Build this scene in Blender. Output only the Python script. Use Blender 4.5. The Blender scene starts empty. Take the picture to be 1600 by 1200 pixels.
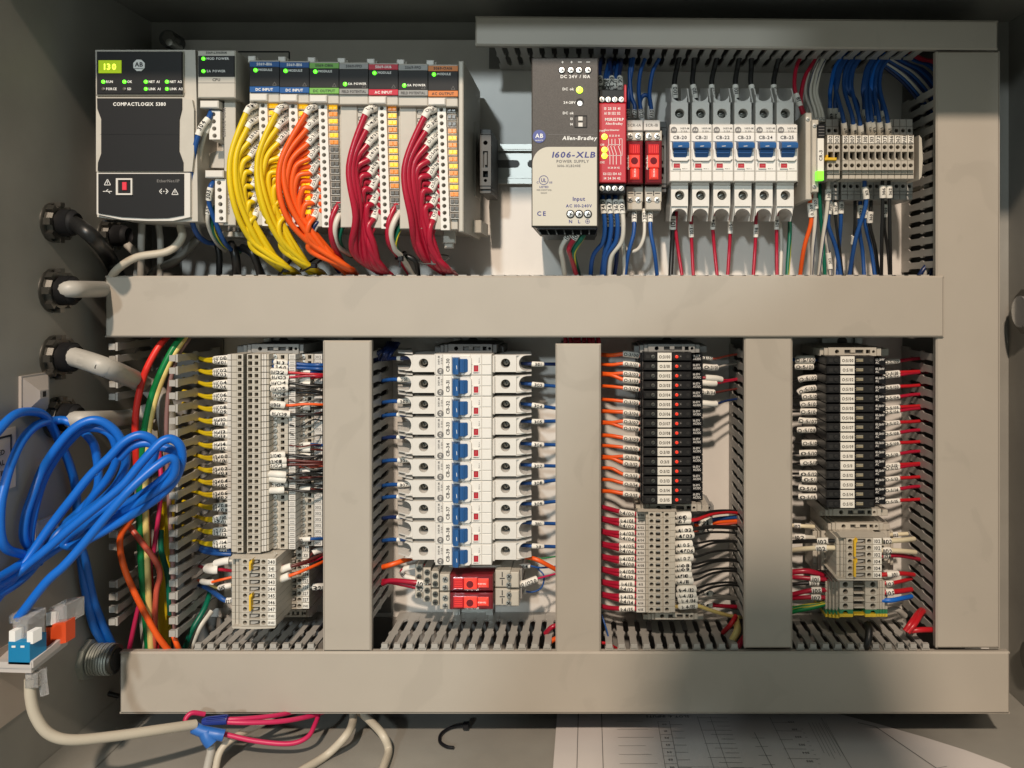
import bpy, math, random
from mathutils import Vector, Matrix
random.seed(7)
C = bpy.context.scene.collection
S = bpy.context.scene
# ---------------------------------------------------------------- scale, camera, light
U = 0.0005                      # metres per unit (1 unit = one photo pixel on the plane of the duct covers)
D = 1296.0                      # camera to duct covers, in units
VX, VY = 920.0, 456.0           # foot of the camera's perpendicular on that plane
def W(px, py, d=0.0):           # d: depth behind the duct covers, in units
    s = (D + d) * U / D
    return Vector(((px - VX) * s, d * U, -(py - VY) * s))
def pix(p):
    k = D * U / (D * U + p.y)
    return p.x * k / U + VX, -p.z * k / U + VY

cam = bpy.data.cameras.new('camera'); co = bpy.data.objects.new('camera', cam); C.objects.link(co)
co.location = (0, -D * U, 0); co.rotation_euler = (math.pi / 2, 0, 0)
cam.sensor_width = 36; cam.lens = 36 * D / 1600
cam.shift_x = (800 - VX) / 1600; cam.shift_y = (VY - 600) / 1600
cam.clip_start = 0.01; cam.clip_end = 50
S.camera = co
S.view_settings.view_transform = 'Standard'; S.view_settings.look = 'None'; S.view_settings.exposure = 0.0; S.view_settings.gamma = 1
w = bpy.data.worlds.new('World'); S.world = w; w.use_nodes = True
bg = w.node_tree.nodes['Background']; bg.inputs[0].default_value = (0.85, 0.94, 0.86, 1); bg.inputs[1].default_value = 0.36
def lamp(name, loc, target, size, power, col):
    l = bpy.data.lights.new(name, 'AREA'); l.shape = 'DISK'; l.size = size; l.energy = power; l.color = col
    o = bpy.data.objects.new(name, l); C.objects.link(o); o.location = loc
    o.rotation_euler = (Vector(target) - Vector(loc)).to_track_quat('-Z', 'Y').to_euler()
lamp('ceiling_lamp', (-0.18, -2.6, 1.97), (0, 0, 0), 0.13, 104, (1.0, 0.815, 0.65))
lamp('far_lamp', (-0.85, -4.6, 1.30), (0, 0, 0), 0.25, 62, (0.86, 0.97, 1.0))

# ---------------------------------------------------------------- materials
MATS = {}
def mat(name, col, rough=0.45, metal=0.0, spec=0.5, emit=0.0, noise=0.0, nscale=300, bump=0.0, bscale=1500, trans=0.0, ecol=None, coat=0.0):
    if name in MATS: return MATS[name]
    m = bpy.data.materials.new(name); m.use_nodes = True; nt = m.node_tree
    b = nt.nodes['Principled BSDF']
    b.inputs['Base Color'].default_value = (*col, 1); b.inputs['Roughness'].default_value = rough
    b.inputs['Metallic'].default_value = metal; b.inputs['Specular IOR Level'].default_value = spec
    if coat: b.inputs['Coat Weight'].default_value = coat
    if trans: b.inputs['Transmission Weight'].default_value = trans; b.inputs['IOR'].default_value = 1.3
    if emit:
        b.inputs['Emission Color'].default_value = (*(ecol or col), 1); b.inputs['Emission Strength'].default_value = emit
    if noise or bump:
        tc = nt.nodes.new('ShaderNodeTexCoord')
    if noise:
        n = nt.nodes.new('ShaderNodeTexNoise'); n.inputs['Scale'].default_value = nscale; n.inputs['Detail'].default_value = 4
        nt.links.new(tc.outputs['Object'], n.inputs['Vector'])
        r = nt.nodes.new('ShaderNodeMapRange'); r.inputs['From Min'].default_value = 0.3; r.inputs['From Max'].default_value = 0.7
        r.inputs['To Min'].default_value = 1 - noise; r.inputs['To Max'].default_value = 1 + noise
        nt.links.new(n.outputs['Fac'], r.inputs['Value'])
        mx = nt.nodes.new('ShaderNodeVectorMath'); mx.operation = 'SCALE'; mx.inputs[0].default_value = col
        nt.links.new(r.outputs[0], mx.inputs['Scale']); nt.links.new(mx.outputs[0], b.inputs['Base Color'])
    if bump:
        n2 = nt.nodes.new('ShaderNodeTexNoise'); n2.inputs['Scale'].default_value = bscale; n2.inputs['Detail'].default_value = 2
        nt.links.new(tc.outputs['Object'], n2.inputs['Vector'])
        bp = nt.nodes.new('ShaderNodeBump'); bp.inputs['Strength'].default_value = bump; bp.inputs['Distance'].default_value = 0.0003
        nt.links.new(n2.outputs['Fac'], bp.inputs['Height']); nt.links.new(bp.outputs[0], b.inputs['Normal'])
    MATS[name] = m; return m

def duct_material():            # grey PVC with rubbed smudges and faint scuffs
    m = mat('duct_cover_pvc', (0.42, 0.382, 0.328), 0.5, noise=0.02, nscale=30, bump=0.08, bscale=2500)
    nt = m.node_tree; b = nt.nodes['Principled BSDF']
    tc = nt.nodes.new('ShaderNodeTexCoord')
    n = nt.nodes.new('ShaderNodeTexNoise'); n.inputs['Scale'].default_value = 16; n.inputs['Detail'].default_value = 6; n.inputs['Distortion'].default_value = 1.2
    nt.links.new(tc.outputs['Object'], n.inputs['Vector'])
    r = nt.nodes.new('ShaderNodeMapRange'); r.inputs['From Min'].default_value = 0.60; r.inputs['From Max'].default_value = 0.63
    r.inputs['To Min'].default_value = 0.48; r.inputs['To Max'].default_value = 0.40
    nt.links.new(n.outputs['Fac'], r.inputs['Value']); nt.links.new(r.outputs[0], b.inputs['Roughness'])
    src = b.inputs['Base Color'].links[0].from_socket
    r2 = nt.nodes.new('ShaderNodeMapRange'); r2.inputs['From Min'].default_value = 0.60; r2.inputs['From Max'].default_value = 0.64
    r2.inputs['To Min'].default_value = 1.0; r2.inputs['To Max'].default_value = 0.95
    nt.links.new(n.outputs['Fac'], r2.inputs['Value'])
    s = nt.nodes.new('ShaderNodeVectorMath'); s.operation = 'SCALE'
    nt.links.new(src, s.inputs[0]); nt.links.new(r2.outputs[0], s.inputs['Scale']); nt.links.new(s.outputs[0], b.inputs['Base Color'])
    return m
M_DUCT = duct_material()
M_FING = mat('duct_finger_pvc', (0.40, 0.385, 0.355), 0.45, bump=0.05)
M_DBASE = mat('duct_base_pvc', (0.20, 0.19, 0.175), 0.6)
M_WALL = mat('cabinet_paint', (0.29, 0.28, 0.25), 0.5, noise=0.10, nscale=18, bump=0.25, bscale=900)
M_PANEL = mat('panel_paint', (0.72, 0.69, 0.645), 0.35, noise=0.04, nscale=25, bump=0.1, bscale=1200)
M_PLC = mat('plc_grey', (0.50, 0.475, 0.42), 0.5, noise=0.03, nscale=120)
M_PLCL = mat('plc_light', (0.66, 0.64, 0.60), 0.45)
M_BLACK = mat('black_plastic', (0.014, 0.014, 0.015), 0.5, spec=0.25, bump=0.15, bscale=4000)
M_BLK2 = mat('black_relay_plastic', (0.010, 0.010, 0.012), 0.35, spec=0.25)
M_HOLE = mat('hole_dark', (0.012, 0.012, 0.012), 0.7)
M_WHITE = mat('white_plastic', (0.74, 0.72, 0.68), 0.45)
M_PAPER = mat('marker_white', (0.80, 0.78, 0.72), 0.6)
M_INK = mat('ink_black', (0.012, 0.012, 0.014), 0.6)
M_INKG = mat('ink_grey', (0.16, 0.155, 0.15), 0.6)
M_INKW = mat('ink_white', (0.80, 0.80, 0.78), 0.5)
M_INKB = mat('ink_blue', (0.03, 0.035, 0.20), 0.5)
M_BRK = mat('breaker_grey', (0.70, 0.68, 0.64), 0.45, noise=0.03, nscale=90)
M_BRKW = mat('breaker_white', (0.76, 0.74, 0.70), 0.45)
M_TOG = mat('toggle_blue', (0.022, 0.105, 0.30), 0.38)
M_RED = mat('red_window', (0.42, 0.01, 0.025), 0.35)
M_TERM = mat('terminal_beige', (0.50, 0.465, 0.40), 0.45, noise=0.04, nscale=80)
M_TERM2 = mat('terminal_grey', (0.36, 0.35, 0.33), 0.45)
M_ANCH = mat('anchor_grey', (0.27, 0.27, 0.26), 0.45)
M_ANCD = mat('anchor_dark', (0.085, 0.085, 0.082), 0.5)
M_STEEL = mat('zinc_steel', (0.58, 0.58, 0.55), 0.45, metal=1.0)
M_SCREW = mat('screw_steel', (0.72, 0.70, 0.66), 0.32, metal=0.9)
M_SCRD = mat('screw_dark', (0.22, 0.22, 0.20), 0.35, metal=0.9)
M_JUMP = mat('jumper_yellow', (0.75, 0.47, 0.02), 0.45)
M_PSUD = mat('psu_brown_grey', (0.060, 0.052, 0.046), 0.5, noise=0.25, nscale=1500, bump=0.35, bscale=3500)
M_PSUL = mat('psu_beige', (0.57, 0.54, 0.465), 0.55)
M_RELR = mat('relay_red', (0.50, 0.014, 0.03), 0.4)
M_RCLR = mat('relay_clear_red', (0.55, 0.02, 0.03), 0.15, coat=0.5)
M_RCOR = mat('relay_red_core', (0.85, 0.07, 0.05), 0.3, emit=0.25, ecol=(1, 0.05, 0.03))
M_RDRK = mat('relay_dark_red', (0.16, 0.01, 0.016), 0.2, coat=0.5)
M_GLED = mat('led_green', (0.12, 1.0, 0.03), 0.3, emit=2.2, ecol=(0.10, 1.0, 0.02))
M_YGLED = mat('led_yellow_green', (0.62, 1.0, 0.05), 0.3, emit=1.6, ecol=(0.60, 1.0, 0.05))
M_YLED = mat('led_yellow', (0.62, 0.36, 0.004), 0.3, emit=0.75, ecol=(1.0, 0.52, 0.0))
M_OLED = mat('led_amber', (0.55, 0.19, 0.008), 0.3, emit=0.30, ecol=(1.0, 0.28, 0.0))
M_LOFF = mat('led_off', (0.10, 0.09, 0.075), 0.3)
M_RLED = mat('led_red', (0.7, 0.04, 0.02), 0.3, emit=0.45, ecol=(1.0, 0.05, 0.02))
M_CLED = mat('led_unlit_clear', (0.30, 0.26, 0.17), 0.15)
M_HBLU = mat('header_blue', (0.012, 0.09, 0.30), 0.45, spec=0.25)
M_HGRN = mat('header_green', (0.17, 0.42, 0.08), 0.45, spec=0.25)
M_HGRY = mat('header_grey', (0.24, 0.24, 0.23), 0.45)
M_HRED = mat('header_red', (0.52, 0.02, 0.045), 0.45, spec=0.25)
M_HORG = mat('header_orange', (0.62, 0.20, 0.05), 0.45, spec=0.25)
M_GLAND = mat('gland_nylon_black', (0.010, 0.010, 0.011), 0.65, spec=0.25)
M_LOCK = mat('locknut_zinc', (0.20, 0.195, 0.18), 0.4, metal=1.0)
M_CLEAR = mat('clear_plastic', (0.75, 0.75, 0.75), 0.12, trans=0.75)
WC = {}
def wm(k): return WC[k]
for k, c, r in (('yellow', (0.76, 0.55, 0.010), .36), ('orange', (0.85, 0.11, 0.012), .38), ('crimson', (0.40, 0.010, 0.035), .3), ('red', (0.50, 0.012, 0.02), .35),
                ('blue', (0.012, 0.075, 0.28), .38), ('navy', (0.008, 0.022, 0.095), .35), ('white', (0.66, 0.63, 0.56), .4), ('black', (0.012, 0.012, 0.012), .38),
                ('green', (0.0, 0.13, 0.075), .38), ('brightgreen', (0.0, 0.20, 0.05), .4), ('grey', (0.42, 0.40, 0.36), .45), ('darkgrey', (0.15, 0.145, 0.13), .45),
                ('cream', (0.80, 0.62, 0.22), .42), ('brightred', (0.75, 0.03, 0.02), .4), ('mauve', (0.24, 0.13, 0.12), .45), ('brown', (0.11, 0.02, 0.016), .4),
                ('ethernet', (0.006, 0.14, 0.60), .38), ('ivory', (0.74, 0.66, 0.47), .42), ('beige', (0.52, 0.47, 0.38), .45), ('pink', (0.55, 0.02, 0.10), .4), ('palered', (0.60, 0.10, 0.06), .4)):
    WC[k] = mat(k + '_insulation', c, r, bump=0.04, bscale=700)
M_GRNYEL = mat('stripe_yellow', (0.62, 0.55, 0.03), .4)

# ---------------------------------------------------------------- glyphs: built-in font turned to mesh once per character
GL = {}
def glyph(ch):
    if ch in GL: return GL[ch]
    cu = bpy.data.curves.new('g', 'FONT'); cu.body = ch; cu.resolution_u = 2; cu.fill_mode = 'FRONT'; cu.size = 1; cu.offset = 0.026
    o = bpy.data.objects.new('g', cu); C.objects.link(o)
    bpy.context.view_layer.update()
    e = o.evaluated_get(bpy.context.evaluated_depsgraph_get()); me = e.to_mesh()
    v = [(a.co.x, a.co.y) for a in me.vertices]; f = [tuple(p.vertices) for p in me.polygons]
    e.to_mesh_clear(); bpy.data.objects.remove(o); bpy.data.curves.remove(cu)
    if not v: GL[ch] = ([], [], 0.30); return GL[ch]
    x0 = min(a[0] for a in v); x1 = max(a[0] for a in v)
    GL[ch] = ([(a[0] - x0, a[1]) for a in v], f, x1 - x0); return GL[ch]
CAP = 0.73
def layout(txt, h, bold=0.0, squeeze=1.0, gap=0.10):   # -> verts, faces in a plane, centred, cap height h
    V, F, x = [], [], 0.0
    for ch in txt:
        v, f, wd = glyph(ch); b = len(V)
        V += [(a[0] + x, a[1]) for a in v]; F += [tuple(i + b for i in q) for q in f]
        x += wd + gap
    x -= gap; k = h / CAP
    V = [((a[0] - x / 2) * k * squeeze, (a[1] - CAP / 2) * k) for a in V]
    return V, F, x * k * squeeze

# ---------------------------------------------------------------- mesh builder
FINE = {}
def refine(V, F, lim):          # cut long triangles so that a print can follow a round sleeve
    V = list(V); out = []; st = []
    for q in F:
        for k in range(1, len(q) - 1): st.append((q[0], q[k], q[k + 1]))
    while st:
        t = st.pop(); e = [(abs(V[t[i]][1] - V[t[(i + 1) % 3]][1]), i) for i in range(3)]; m, i = max(e)
        if m <= lim: out.append(t); continue
        a, b, c = t[i], t[(i + 1) % 3], t[(i + 2) % 3]; V.append(((V[a][0] + V[b][0]) / 2, (V[a][1] + V[b][1]) / 2)); n = len(V) - 1
        st += [(a, n, c), (n, b, c)]
    return V, out
class MB:
    def __init__(s): s.v = []; s.f = []; s.m = []; s.sm = []
    def add(s, vs, fs, m, smooth=False):
        b = len(s.v); s.v += [Vector(q) for q in vs]
        for q in fs: s.f.append(tuple(i + b for i in q)); s.m.append(m); s.sm.append(smooth)
    def box(s, x0, y0, x1, y1, d0, d1, m, c=0.8):      # photo rectangle on its front plane d0, straight back to d1, chamfered front
        if x0 > x1: x0, x1 = x1, x0
        if y0 > y1: y0, y1 = y1, y0
        a, b = W(x0, y1, d0), W(x1, y0, d0); c = min(c * U, (b.x - a.x) * .3, (b.z - a.z) * .3); Y1 = d1 * U; Y0 = d0 * U
        def ring(i, y): return [(a.x + i, y, a.z + i), (b.x - i, y, a.z + i), (b.x - i, y, b.z - i), (a.x + i, y, b.z - i)]
        v = ring(c, Y0) + ring(0, Y0 + c) + ring(0, Y1)
        f = [(0, 1, 2, 3)]
        for r in (0, 4):
            for k in range(4): f.append((r + k, r + 4 + k, r + 4 + (k + 1) % 4, r + (k + 1) % 4))
        f.append((11, 10, 9, 8)); s.add(v, f, m)
    def prism(s, pts, d0, d1, m, smooth=False):        # photo polygon on plane d0, straight back to d1
        P = [W(x, y, d0) for x, y in pts]; n = len(P)
        ar = sum(P[i].x * P[(i + 1) % n].z - P[(i + 1) % n].x * P[i].z for i in range(n))
        if ar < 0: P.reverse()
        v = [(p.x, d0 * U, p.z) for p in P] + [(p.x, d1 * U, p.z) for p in P]
        s.add(v, [tuple(range(n)), tuple(range(2 * n - 1, n - 1, -1))], m)
        s.add(v, [(k, k + n, (k + 1) % n + n, (k + 1) % n) for k in range(n)], m, smooth)
    def side(s, pts, x0, x1, m):                        # polygon in (photo y at own d, d), extruded along x between photo x0,x1 on plane of first point
        a = W(x0, 0, pts[0][1]).x; b = W(x1, 0, pts[0][1]).x; n = len(pts)
        P = [W(0, y, d) for y, d in pts]
        v = [(a, p.y, p.z) for p in P] + [(b, p.y, p.z) for p in P]
        s.add(v, [tuple(range(n)), tuple(range(2 * n - 1, n - 1, -1))] + [(k, k + n, (k + 1) % n + n, (k + 1) % n) for k in range(n)], m)
    def cyl(s, x, y, d0, d1, r, m, n=12, r1=None, dome=0.0):
        c = W(x, y, d0); r *= U; r1 = r if r1 is None else r1 * U
        A = [(math.cos(2 * math.pi * k / n), math.sin(2 * math.pi * k / n)) for k in range(n)]
        v = [(c.x + r * p, d0 * U, c.z + r * q) for p, q in A] + [(c.x + r1 * p, d1 * U, c.z + r1 * q) for p, q in A]
        s.add(v, [(k, k + n, (k + 1) % n + n, (k + 1) % n) for k in range(n)], m, True)
        if dome:
            v2 = v[:n] + [(c.x, (d0 - dome) * U, c.z)]
            s.add(v2, [(k, (k + 1) % n, n) for k in range(n)], m, True)
        else: s.add(v[:n], [tuple(range(n))], m)
    def holed(s, x0, y0, x1, y1, d0, d1, cx, cy, r, m, deep=14, floor=None, n=12, hm=None):   # box with a real round hole in its face
        a, b = W(x0, y1, d0), W(x1, y0, d0); c = W(cx, cy, d0); r *= U; Y0 = d0 * U; Y1 = d1 * U
        A = [2 * math.pi * (k + .5) / n for k in range(n)]
        inn = [(c.x + r * math.cos(t), Y0, c.z + r * math.sin(t)) for t in A]
        out = []
        for t in A:
            ct, st = math.cos(t), math.sin(t); k = 1e9
            if ct > 1e-6: k = min(k, (b.x - c.x) / ct)
            if ct < -1e-6: k = min(k, (a.x - c.x) / ct)
            if st > 1e-6: k = min(k, (b.z - c.z) / st)
            if st < -1e-6: k = min(k, (a.z - c.z) / st)
            out.append((c.x + k * ct, Y0, c.z + k * st))
        s.add(inn + out, [(k, k + n, (k + 1) % n + n, (k + 1) % n) for k in range(n)], m)
        for X, Z in ((a.x, a.z), (b.x, a.z), (b.x, b.z), (a.x, b.z)):     # corners
            t = math.atan2(Z - c.z, X - c.x) % (2 * math.pi)
            k = 0
            for k in range(n):
                lo = A[k]; hi = A[(k + 1) % n] + (2 * math.pi if k == n - 1 else 0)
                tt = t + (2 * math.pi if t < lo else 0)
                if lo <= tt <= hi: break
            s.add([out[k], (X, Y0, Z), out[(k + 1) % n]], [(0, 1, 2)], m)
        R = [(a.x, a.z), (b.x, a.z), (b.x, b.z), (a.x, b.z)]
        v = [(p, Y0, q) for p, q in R] + [(p, Y1, q) for p, q in R]
        s.add(v, [(k, k + 4, (k + 1) % 4 + 4, (k + 1) % 4) for k in range(4)] + [(7, 6, 5, 4)], m)
        bk = [(p[0], Y0 + deep * U, p[2]) for p in inn]
        s.add(inn + bk, [(k, (k + 1) % n, (k + 1) % n + n, k + n) for k in range(n)], hm or m, True)
        s.add(bk, [tuple(range(n))], floor or M_HOLE)
    def frame(s, x0, y0, x1, y1, d0, d1, X0, Y0, X1, Y1, m, deep=12, floor=None):   # box with a rectangular recess
        a, b = W(x0, y1, d0), W(x1, y0, d0); e, g = W(X0, Y1, d0), W(X1, Y0, d0)
        O = [(a.x, a.z), (b.x, a.z), (b.x, b.z), (a.x, b.z)]; I = [(e.x, e.z), (g.x, e.z), (g.x, g.z), (e.x, g.z)]
        y = d0 * U; v = [(p, y, q) for p, q in O] + [(p, y, q) for p, q in I] + [(p, d1 * U, q) for p, q in O] + [(p, y + deep * U, q) for p, q in I]
        f = []
        for k in range(4):
            j = (k + 1) % 4
            f += [(k, j, 4 + j, 4 + k), (k, 8 + k, 8 + j, j), (4 + k, 4 + j, 12 + j, 12 + k)]
        f.append((11, 10, 9, 8)); s.add(v, f, m); s.add(v, [(12, 13, 14, 15)], floor or M_HOLE)
    def tube(s, path, r, m, n=8, cap=True, off=None):
        n_ = len(path); prev = None
        rings = []
        for i, p in enumerate(path):
            t = (path[min(i + 1, n_ - 1)] - path[max(i - 1, 0)])
            t = t.normalized() if t.length > 1e-12 else Vector((1, 0, 0))
            if prev is None: prev = t.cross(Vector((0, 1, 0.001))) if abs(t.y) < .9 else t.cross(Vector((1, 0, 0)))
            nn = (prev - t * prev.dot(t)).normalized(); prev = nn; b = t.cross(nn)
            rr = r[i] if isinstance(r, (list, tuple)) else r
            cc = p if off is None else p + off(i, n_, nn, b)
            rings.append([cc + (nn * math.cos(2 * math.pi * k / n) + b * math.sin(2 * math.pi * k / n)) * rr for k in range(n)])
        v = [q for rg in rings for q in rg]; f = []
        for i in range(n_ - 1):
            for k in range(n): f.append((i * n + k, i * n + (k + 1) % n, (i + 1) * n + (k + 1) % n, (i + 1) * n + k))
        s.add(v, f, m, True)
        if cap: s.add(rings[0], [tuple(range(n - 1, -1, -1))], m); s.add(rings[-1], [tuple(range(n))], m)
    def text(s, t, x, y, d, h, m, ang=0, squeeze=1.0, align=0, gap=0.10, slant=0.0):  # flat print, centred on the photo point, lifted a hair off plane d
        V, F, wd = layout(t, h, squeeze=squeeze, gap=gap); ca, sa = math.cos(math.radians(ang)), math.sin(math.radians(ang))
        o = W(x, y, d); k = (D + d) * U / D; e = align * wd / 2
        if slant: V = [(a + b * slant, b) for a, b in V]
        s.add([(o.x + ((a + e) * ca - b * sa) * k, (d - 0.25) * U, o.z + ((a + e) * sa + b * ca) * k) for a, b in V], F, m)
    def line(s, x0, y0, x1, y1, d, wd, m):              # printed line
        a, b = W(x0, y0, d), W(x1, y1, d); t = (b - a).normalized(); nn = Vector((-t.z, 0, t.x)) * wd * U / 2; dy = Vector((0, -0.25 * U, 0))
        s.add([a - nn + dy, b - nn + dy, b + nn + dy, a + nn + dy], [(0, 1, 2, 3)], m)
    def screw(s, x, y, d, r, m=None, cross=True, ang=20):
        s.cyl(x, y, d - 1.5, d + 2, r, m or M_SCREW, 14, dome=0.4)
        for q in ((ang, ang + 90) if cross else (ang,)):
            a = math.radians(q); s.line(x - r * .75 * math.cos(a), y - r * .75 * math.sin(a), x + r * .75 * math.cos(a), y + r * .75 * math.sin(a), d - 1.9, r * .3, M_HOLE)
    def build(s, name, parent=None, base=None):
        ms = []
        for q in s.m:
            if q not in ms: ms.append(q)
        if parent is not None:
            L = parent.get('_b'); L = Vector(L)
        else:
            if base is None:
                xs = [q.x for q in s.v]; ys = [q.y for q in s.v]; zs = [q.z for q in s.v]
                base = Vector(((min(xs) + max(xs)) / 2, max(ys), (min(zs) + max(zs)) / 2))
            L = Vector(base)
        me = bpy.data.meshes.new(name); me.from_pydata([q - L for q in s.v], [], s.f)
        for q in ms: me.materials.append(q)
        idx = {q: i for i, q in enumerate(ms)}
        me.polygons.foreach_set('material_index', [idx[q] for q in s.m]); me.polygons.foreach_set('use_smooth', s.sm)
        me.update()
        o = bpy.data.objects.new(name, me); C.objects.link(o); o['_b'] = tuple(L)
        if parent is not None: o.parent = parent
        else: o.location = L
        return o
def tag(o, label, cat, group=None):
    o['label'] = label; o['category'] = cat
    if group: o['group'] = group
    return o
def thing(name, label, cat, px, py, d, group=None):
    o = bpy.data.objects.new(name, None); C.objects.link(o); L = W(px, py, d); o.location = L; o['_b'] = tuple(L); o.empty_display_size = .01
    return tag(o, label, cat, group)
KIDS = {}
def dup(root, loc=None, rot=None, label=None):
    def cp(o, par):
        c = o.copy(); C.objects.link(c); c.parent = par
        for ch in [q for q in o.children]: cp(ch, c)
        return c
    r = cp(root, None)
    if loc is not None: r.location = loc; 
    if rot is not None: r.rotation_euler = (0, rot, 0)
    r['_b'] = tuple(r.location)
    if label: r['label'] = label
    return r
def cr(P, per=8):
    if len(P) == 2:
        return [P[0].lerp(P[1], i / per) for i in range(per + 1)]
    Q = [P[0] * 2 - P[1]] + list(P) + [P[-1] * 2 - P[-2]]; out = []
    for i in range(1, len(Q) - 2):
        a, b, c, d_ = Q[i - 1:i + 3]
        for k in range(per):
            t = k / per; t2 = t * t; t3 = t2 * t
            out.append(0.5 * (b * 2 + (c - a) * t + (a * 2 - b * 5 + c * 4 - d_) * t2 + (b * 3 - a - c * 3 + d_) * t3))
    out.append(P[-1].copy()); return out
def sleeve(parent, path, spec, r, m=None, name='marker_sleeve'):
    ax, a, b, txt = spec[:4]; rr = r * (spec[4] if len(spec) > 4 else 1.3); hh = spec[5] if len(spec) > 5 else None
    pp = [pix(q)[0 if ax == 'x' else 1] for q in path]
    def first(v):
        for i in range(1, len(pp)):
            if (pp[i - 1] - v) * (pp[i] - v) <= 0: return i
        return min(range(len(pp)), key=lambda i: abs(pp[i] - v))
    i0, i1 = first(a), first(b)
    if i0 > i1: i0, i1 = i1, i0
    if i1 - i0 < 2: i1 = min(i0 + 2, len(path) - 1); i0 = i1 - 2
    sub = path[i0:i1 + 1]
    n = 7; sub = [sub[round(k * (len(sub) - 1) / (n - 1))] for k in range(n)] if len(sub) > n else sub
    mb = MB(); mb.tube(sub, rr * U, m or M_PAPER, 10)
    if txt:
        L = [0.0]
        for k in range(1, len(sub)): L.append(L[-1] + (sub[k] - sub[k - 1]).length)
        T = (sub[-1] - sub[0]).normalized(); fl = 1
        if (abs(T.x) >= abs(T.z) * .7 and T.x < 0) or (abs(T.x) < abs(T.z) * .7 and T.z < 0): fl = -1
        h = (hh or rr * 1.35) * U; V, F, wd = layout(txt, h); V, F = refine(V, F, h * .24); k = min(1, L[-1] * .94 / max(wd, 1e-9)); vs = []
        for x, y in V:
            u = min(max(L[-1] / 2 + x * fl * k, 0), L[-1]); j = max(i for i in range(len(L)) if L[i] <= u + 1e-12); j = min(j, len(sub) - 2)
            f = (u - L[j]) / max(L[j + 1] - L[j], 1e-9); c = sub[j].lerp(sub[j + 1], f); t = (sub[j + 1] - sub[j]).normalized()
            nn = Vector((0, -1, 0)); nn = (nn - t * nn.dot(t)).normalized(); bb = nn.cross(t) * fl
            th = y / (rr * U)
            vs.append(c + (nn * math.cos(th) - bb * -math.sin(th)) * (rr + .22) * U)
        mb.add(vs, F, M_INK)
    return mb.build(name, parent)
def wire(label, pts, r, col, sl=(), group=None, name='wire', cat='wire', n=7, stripe=None, per=6, jit=0):
    P = [W(*q) for q in pts]; path = cr(P, per); m = WC[col] if isinstance(col, str) else col
    mb = MB(); mb.tube(path, r * U, m, n)
    if name == 'wire' and cat == 'wire' and isinstance(col, str): name = {'brightred': 'red', 'brightgreen': 'green', 'darkgrey': 'grey', 'palered': 'red', 'ethernet': 'blue', 'navy': 'dark_blue'}.get(col, col) + '_wire'
    elif name == 'wire': name = cat.replace(' ', '_')
    if stripe:
        mb.tube(path, r * .42 * U, stripe, 4, False, off=lambda i, N, a, b: (a * math.cos(i * .12 - 1.2) + b * math.sin(i * .12 - 1.2)) * r * .72 * U)
    o = mb.build(name, None); tag(o, label, cat, group)
    if sl:
        fine = cr(P, 40)
        for q in sl: sleeve(o, fine, q, r)
    return o
ORD = 'first second third fourth fifth sixth seventh eighth ninth tenth eleventh twelfth thirteenth fourteenth fifteenth sixteenth'.split()
# ================================================================ cabinet shell and mounting plate
def at0(x, y, d):               # photo px of the line through (x,y,0) straight back to depth d
    k = D / (D + d); return VX + (x - VX) * k, VY + (y - VY) * k
XL, XR, ZT, ZB, YB, YF = -783 * U, 752 * U, 482 * U, -716 * U, 190 * U, -300 * U
cab = thing('cabinet', 'open steel cabinet painted grey, holding every device, its dark left wall with cable glands', 'cabinet', 800, 1180, 150)
def slab(name, x0, x1, y0, y1, z0, z1, m, parent):
    mb = MB(); v = [(x, y, z) for x in (x0, x1) for y in (y0, y1) for z in (z0, z1)]
    mb.add(v, [(0, 1, 3, 2), (4, 6, 7, 5), (0, 4, 5, 1), (2, 3, 7, 6), (0, 2, 6, 4), (1, 5, 7, 3)], m); return mb.build(name, parent)
t_ = 6 * U
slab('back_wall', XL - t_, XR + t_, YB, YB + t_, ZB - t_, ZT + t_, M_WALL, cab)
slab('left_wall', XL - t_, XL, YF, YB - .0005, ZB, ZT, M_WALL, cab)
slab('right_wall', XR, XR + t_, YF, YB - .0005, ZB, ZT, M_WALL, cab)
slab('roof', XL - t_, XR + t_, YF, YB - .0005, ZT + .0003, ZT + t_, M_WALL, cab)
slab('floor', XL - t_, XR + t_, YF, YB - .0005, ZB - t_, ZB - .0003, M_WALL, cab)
# rolled corner between left wall and floor
mb = MB(); R_ = 40 * U; n = 6
v = []
for y in (YF, YB - .001):
    for k in range(n + 1):
        a = math.pi / 2 * k / n; v.append((XL + .0003 + R_ - R_ * math.cos(a), y, ZB + .0003 + R_ - R_ * math.sin(a)))
mb.add(v, [(k, k + 1, k + n + 2, k + n + 1) for k in range(n)], M_WALL, True); mb.build('corner_fillet', cab)
pn = MB(); pn.box(284, 62, 1546, 1060, 152, 158, M_PANEL, 1.0); panel = pn.build('mounting_plate'); tag(panel, 'white painted steel mounting plate behind all the rails and ducts', 'mounting plate')
st = thing('plate_stud', 'dark mounting stud with nut at the top left corner of the mounting plate', 'stud', 262, 62, 185)
mb = MB(); mb.cyl(262, 60, 120, 185, 15, M_ANCD, 18); mb.build('washer', st)
mb = MB(); mb.cyl(263, 58, 100, 121, 11, M_LOCK, 6); mb.build('nut', st)
mb = MB(); mb.cyl(264, 66, 85, 121, 6, M_STEEL, 12, dome=2); mb.build('stud', st)
# printed black frame line on the plate behind the modules
mb = MB()
for a in ((372, 81, 452, 81), (452, 81, 452, 140)): mb.line(*a, 151.8, 2.5, M_INK)
tag(mb.build('printed_outline'), 'thin black outline printed on the plate above the first two input modules', 'marking')

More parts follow.
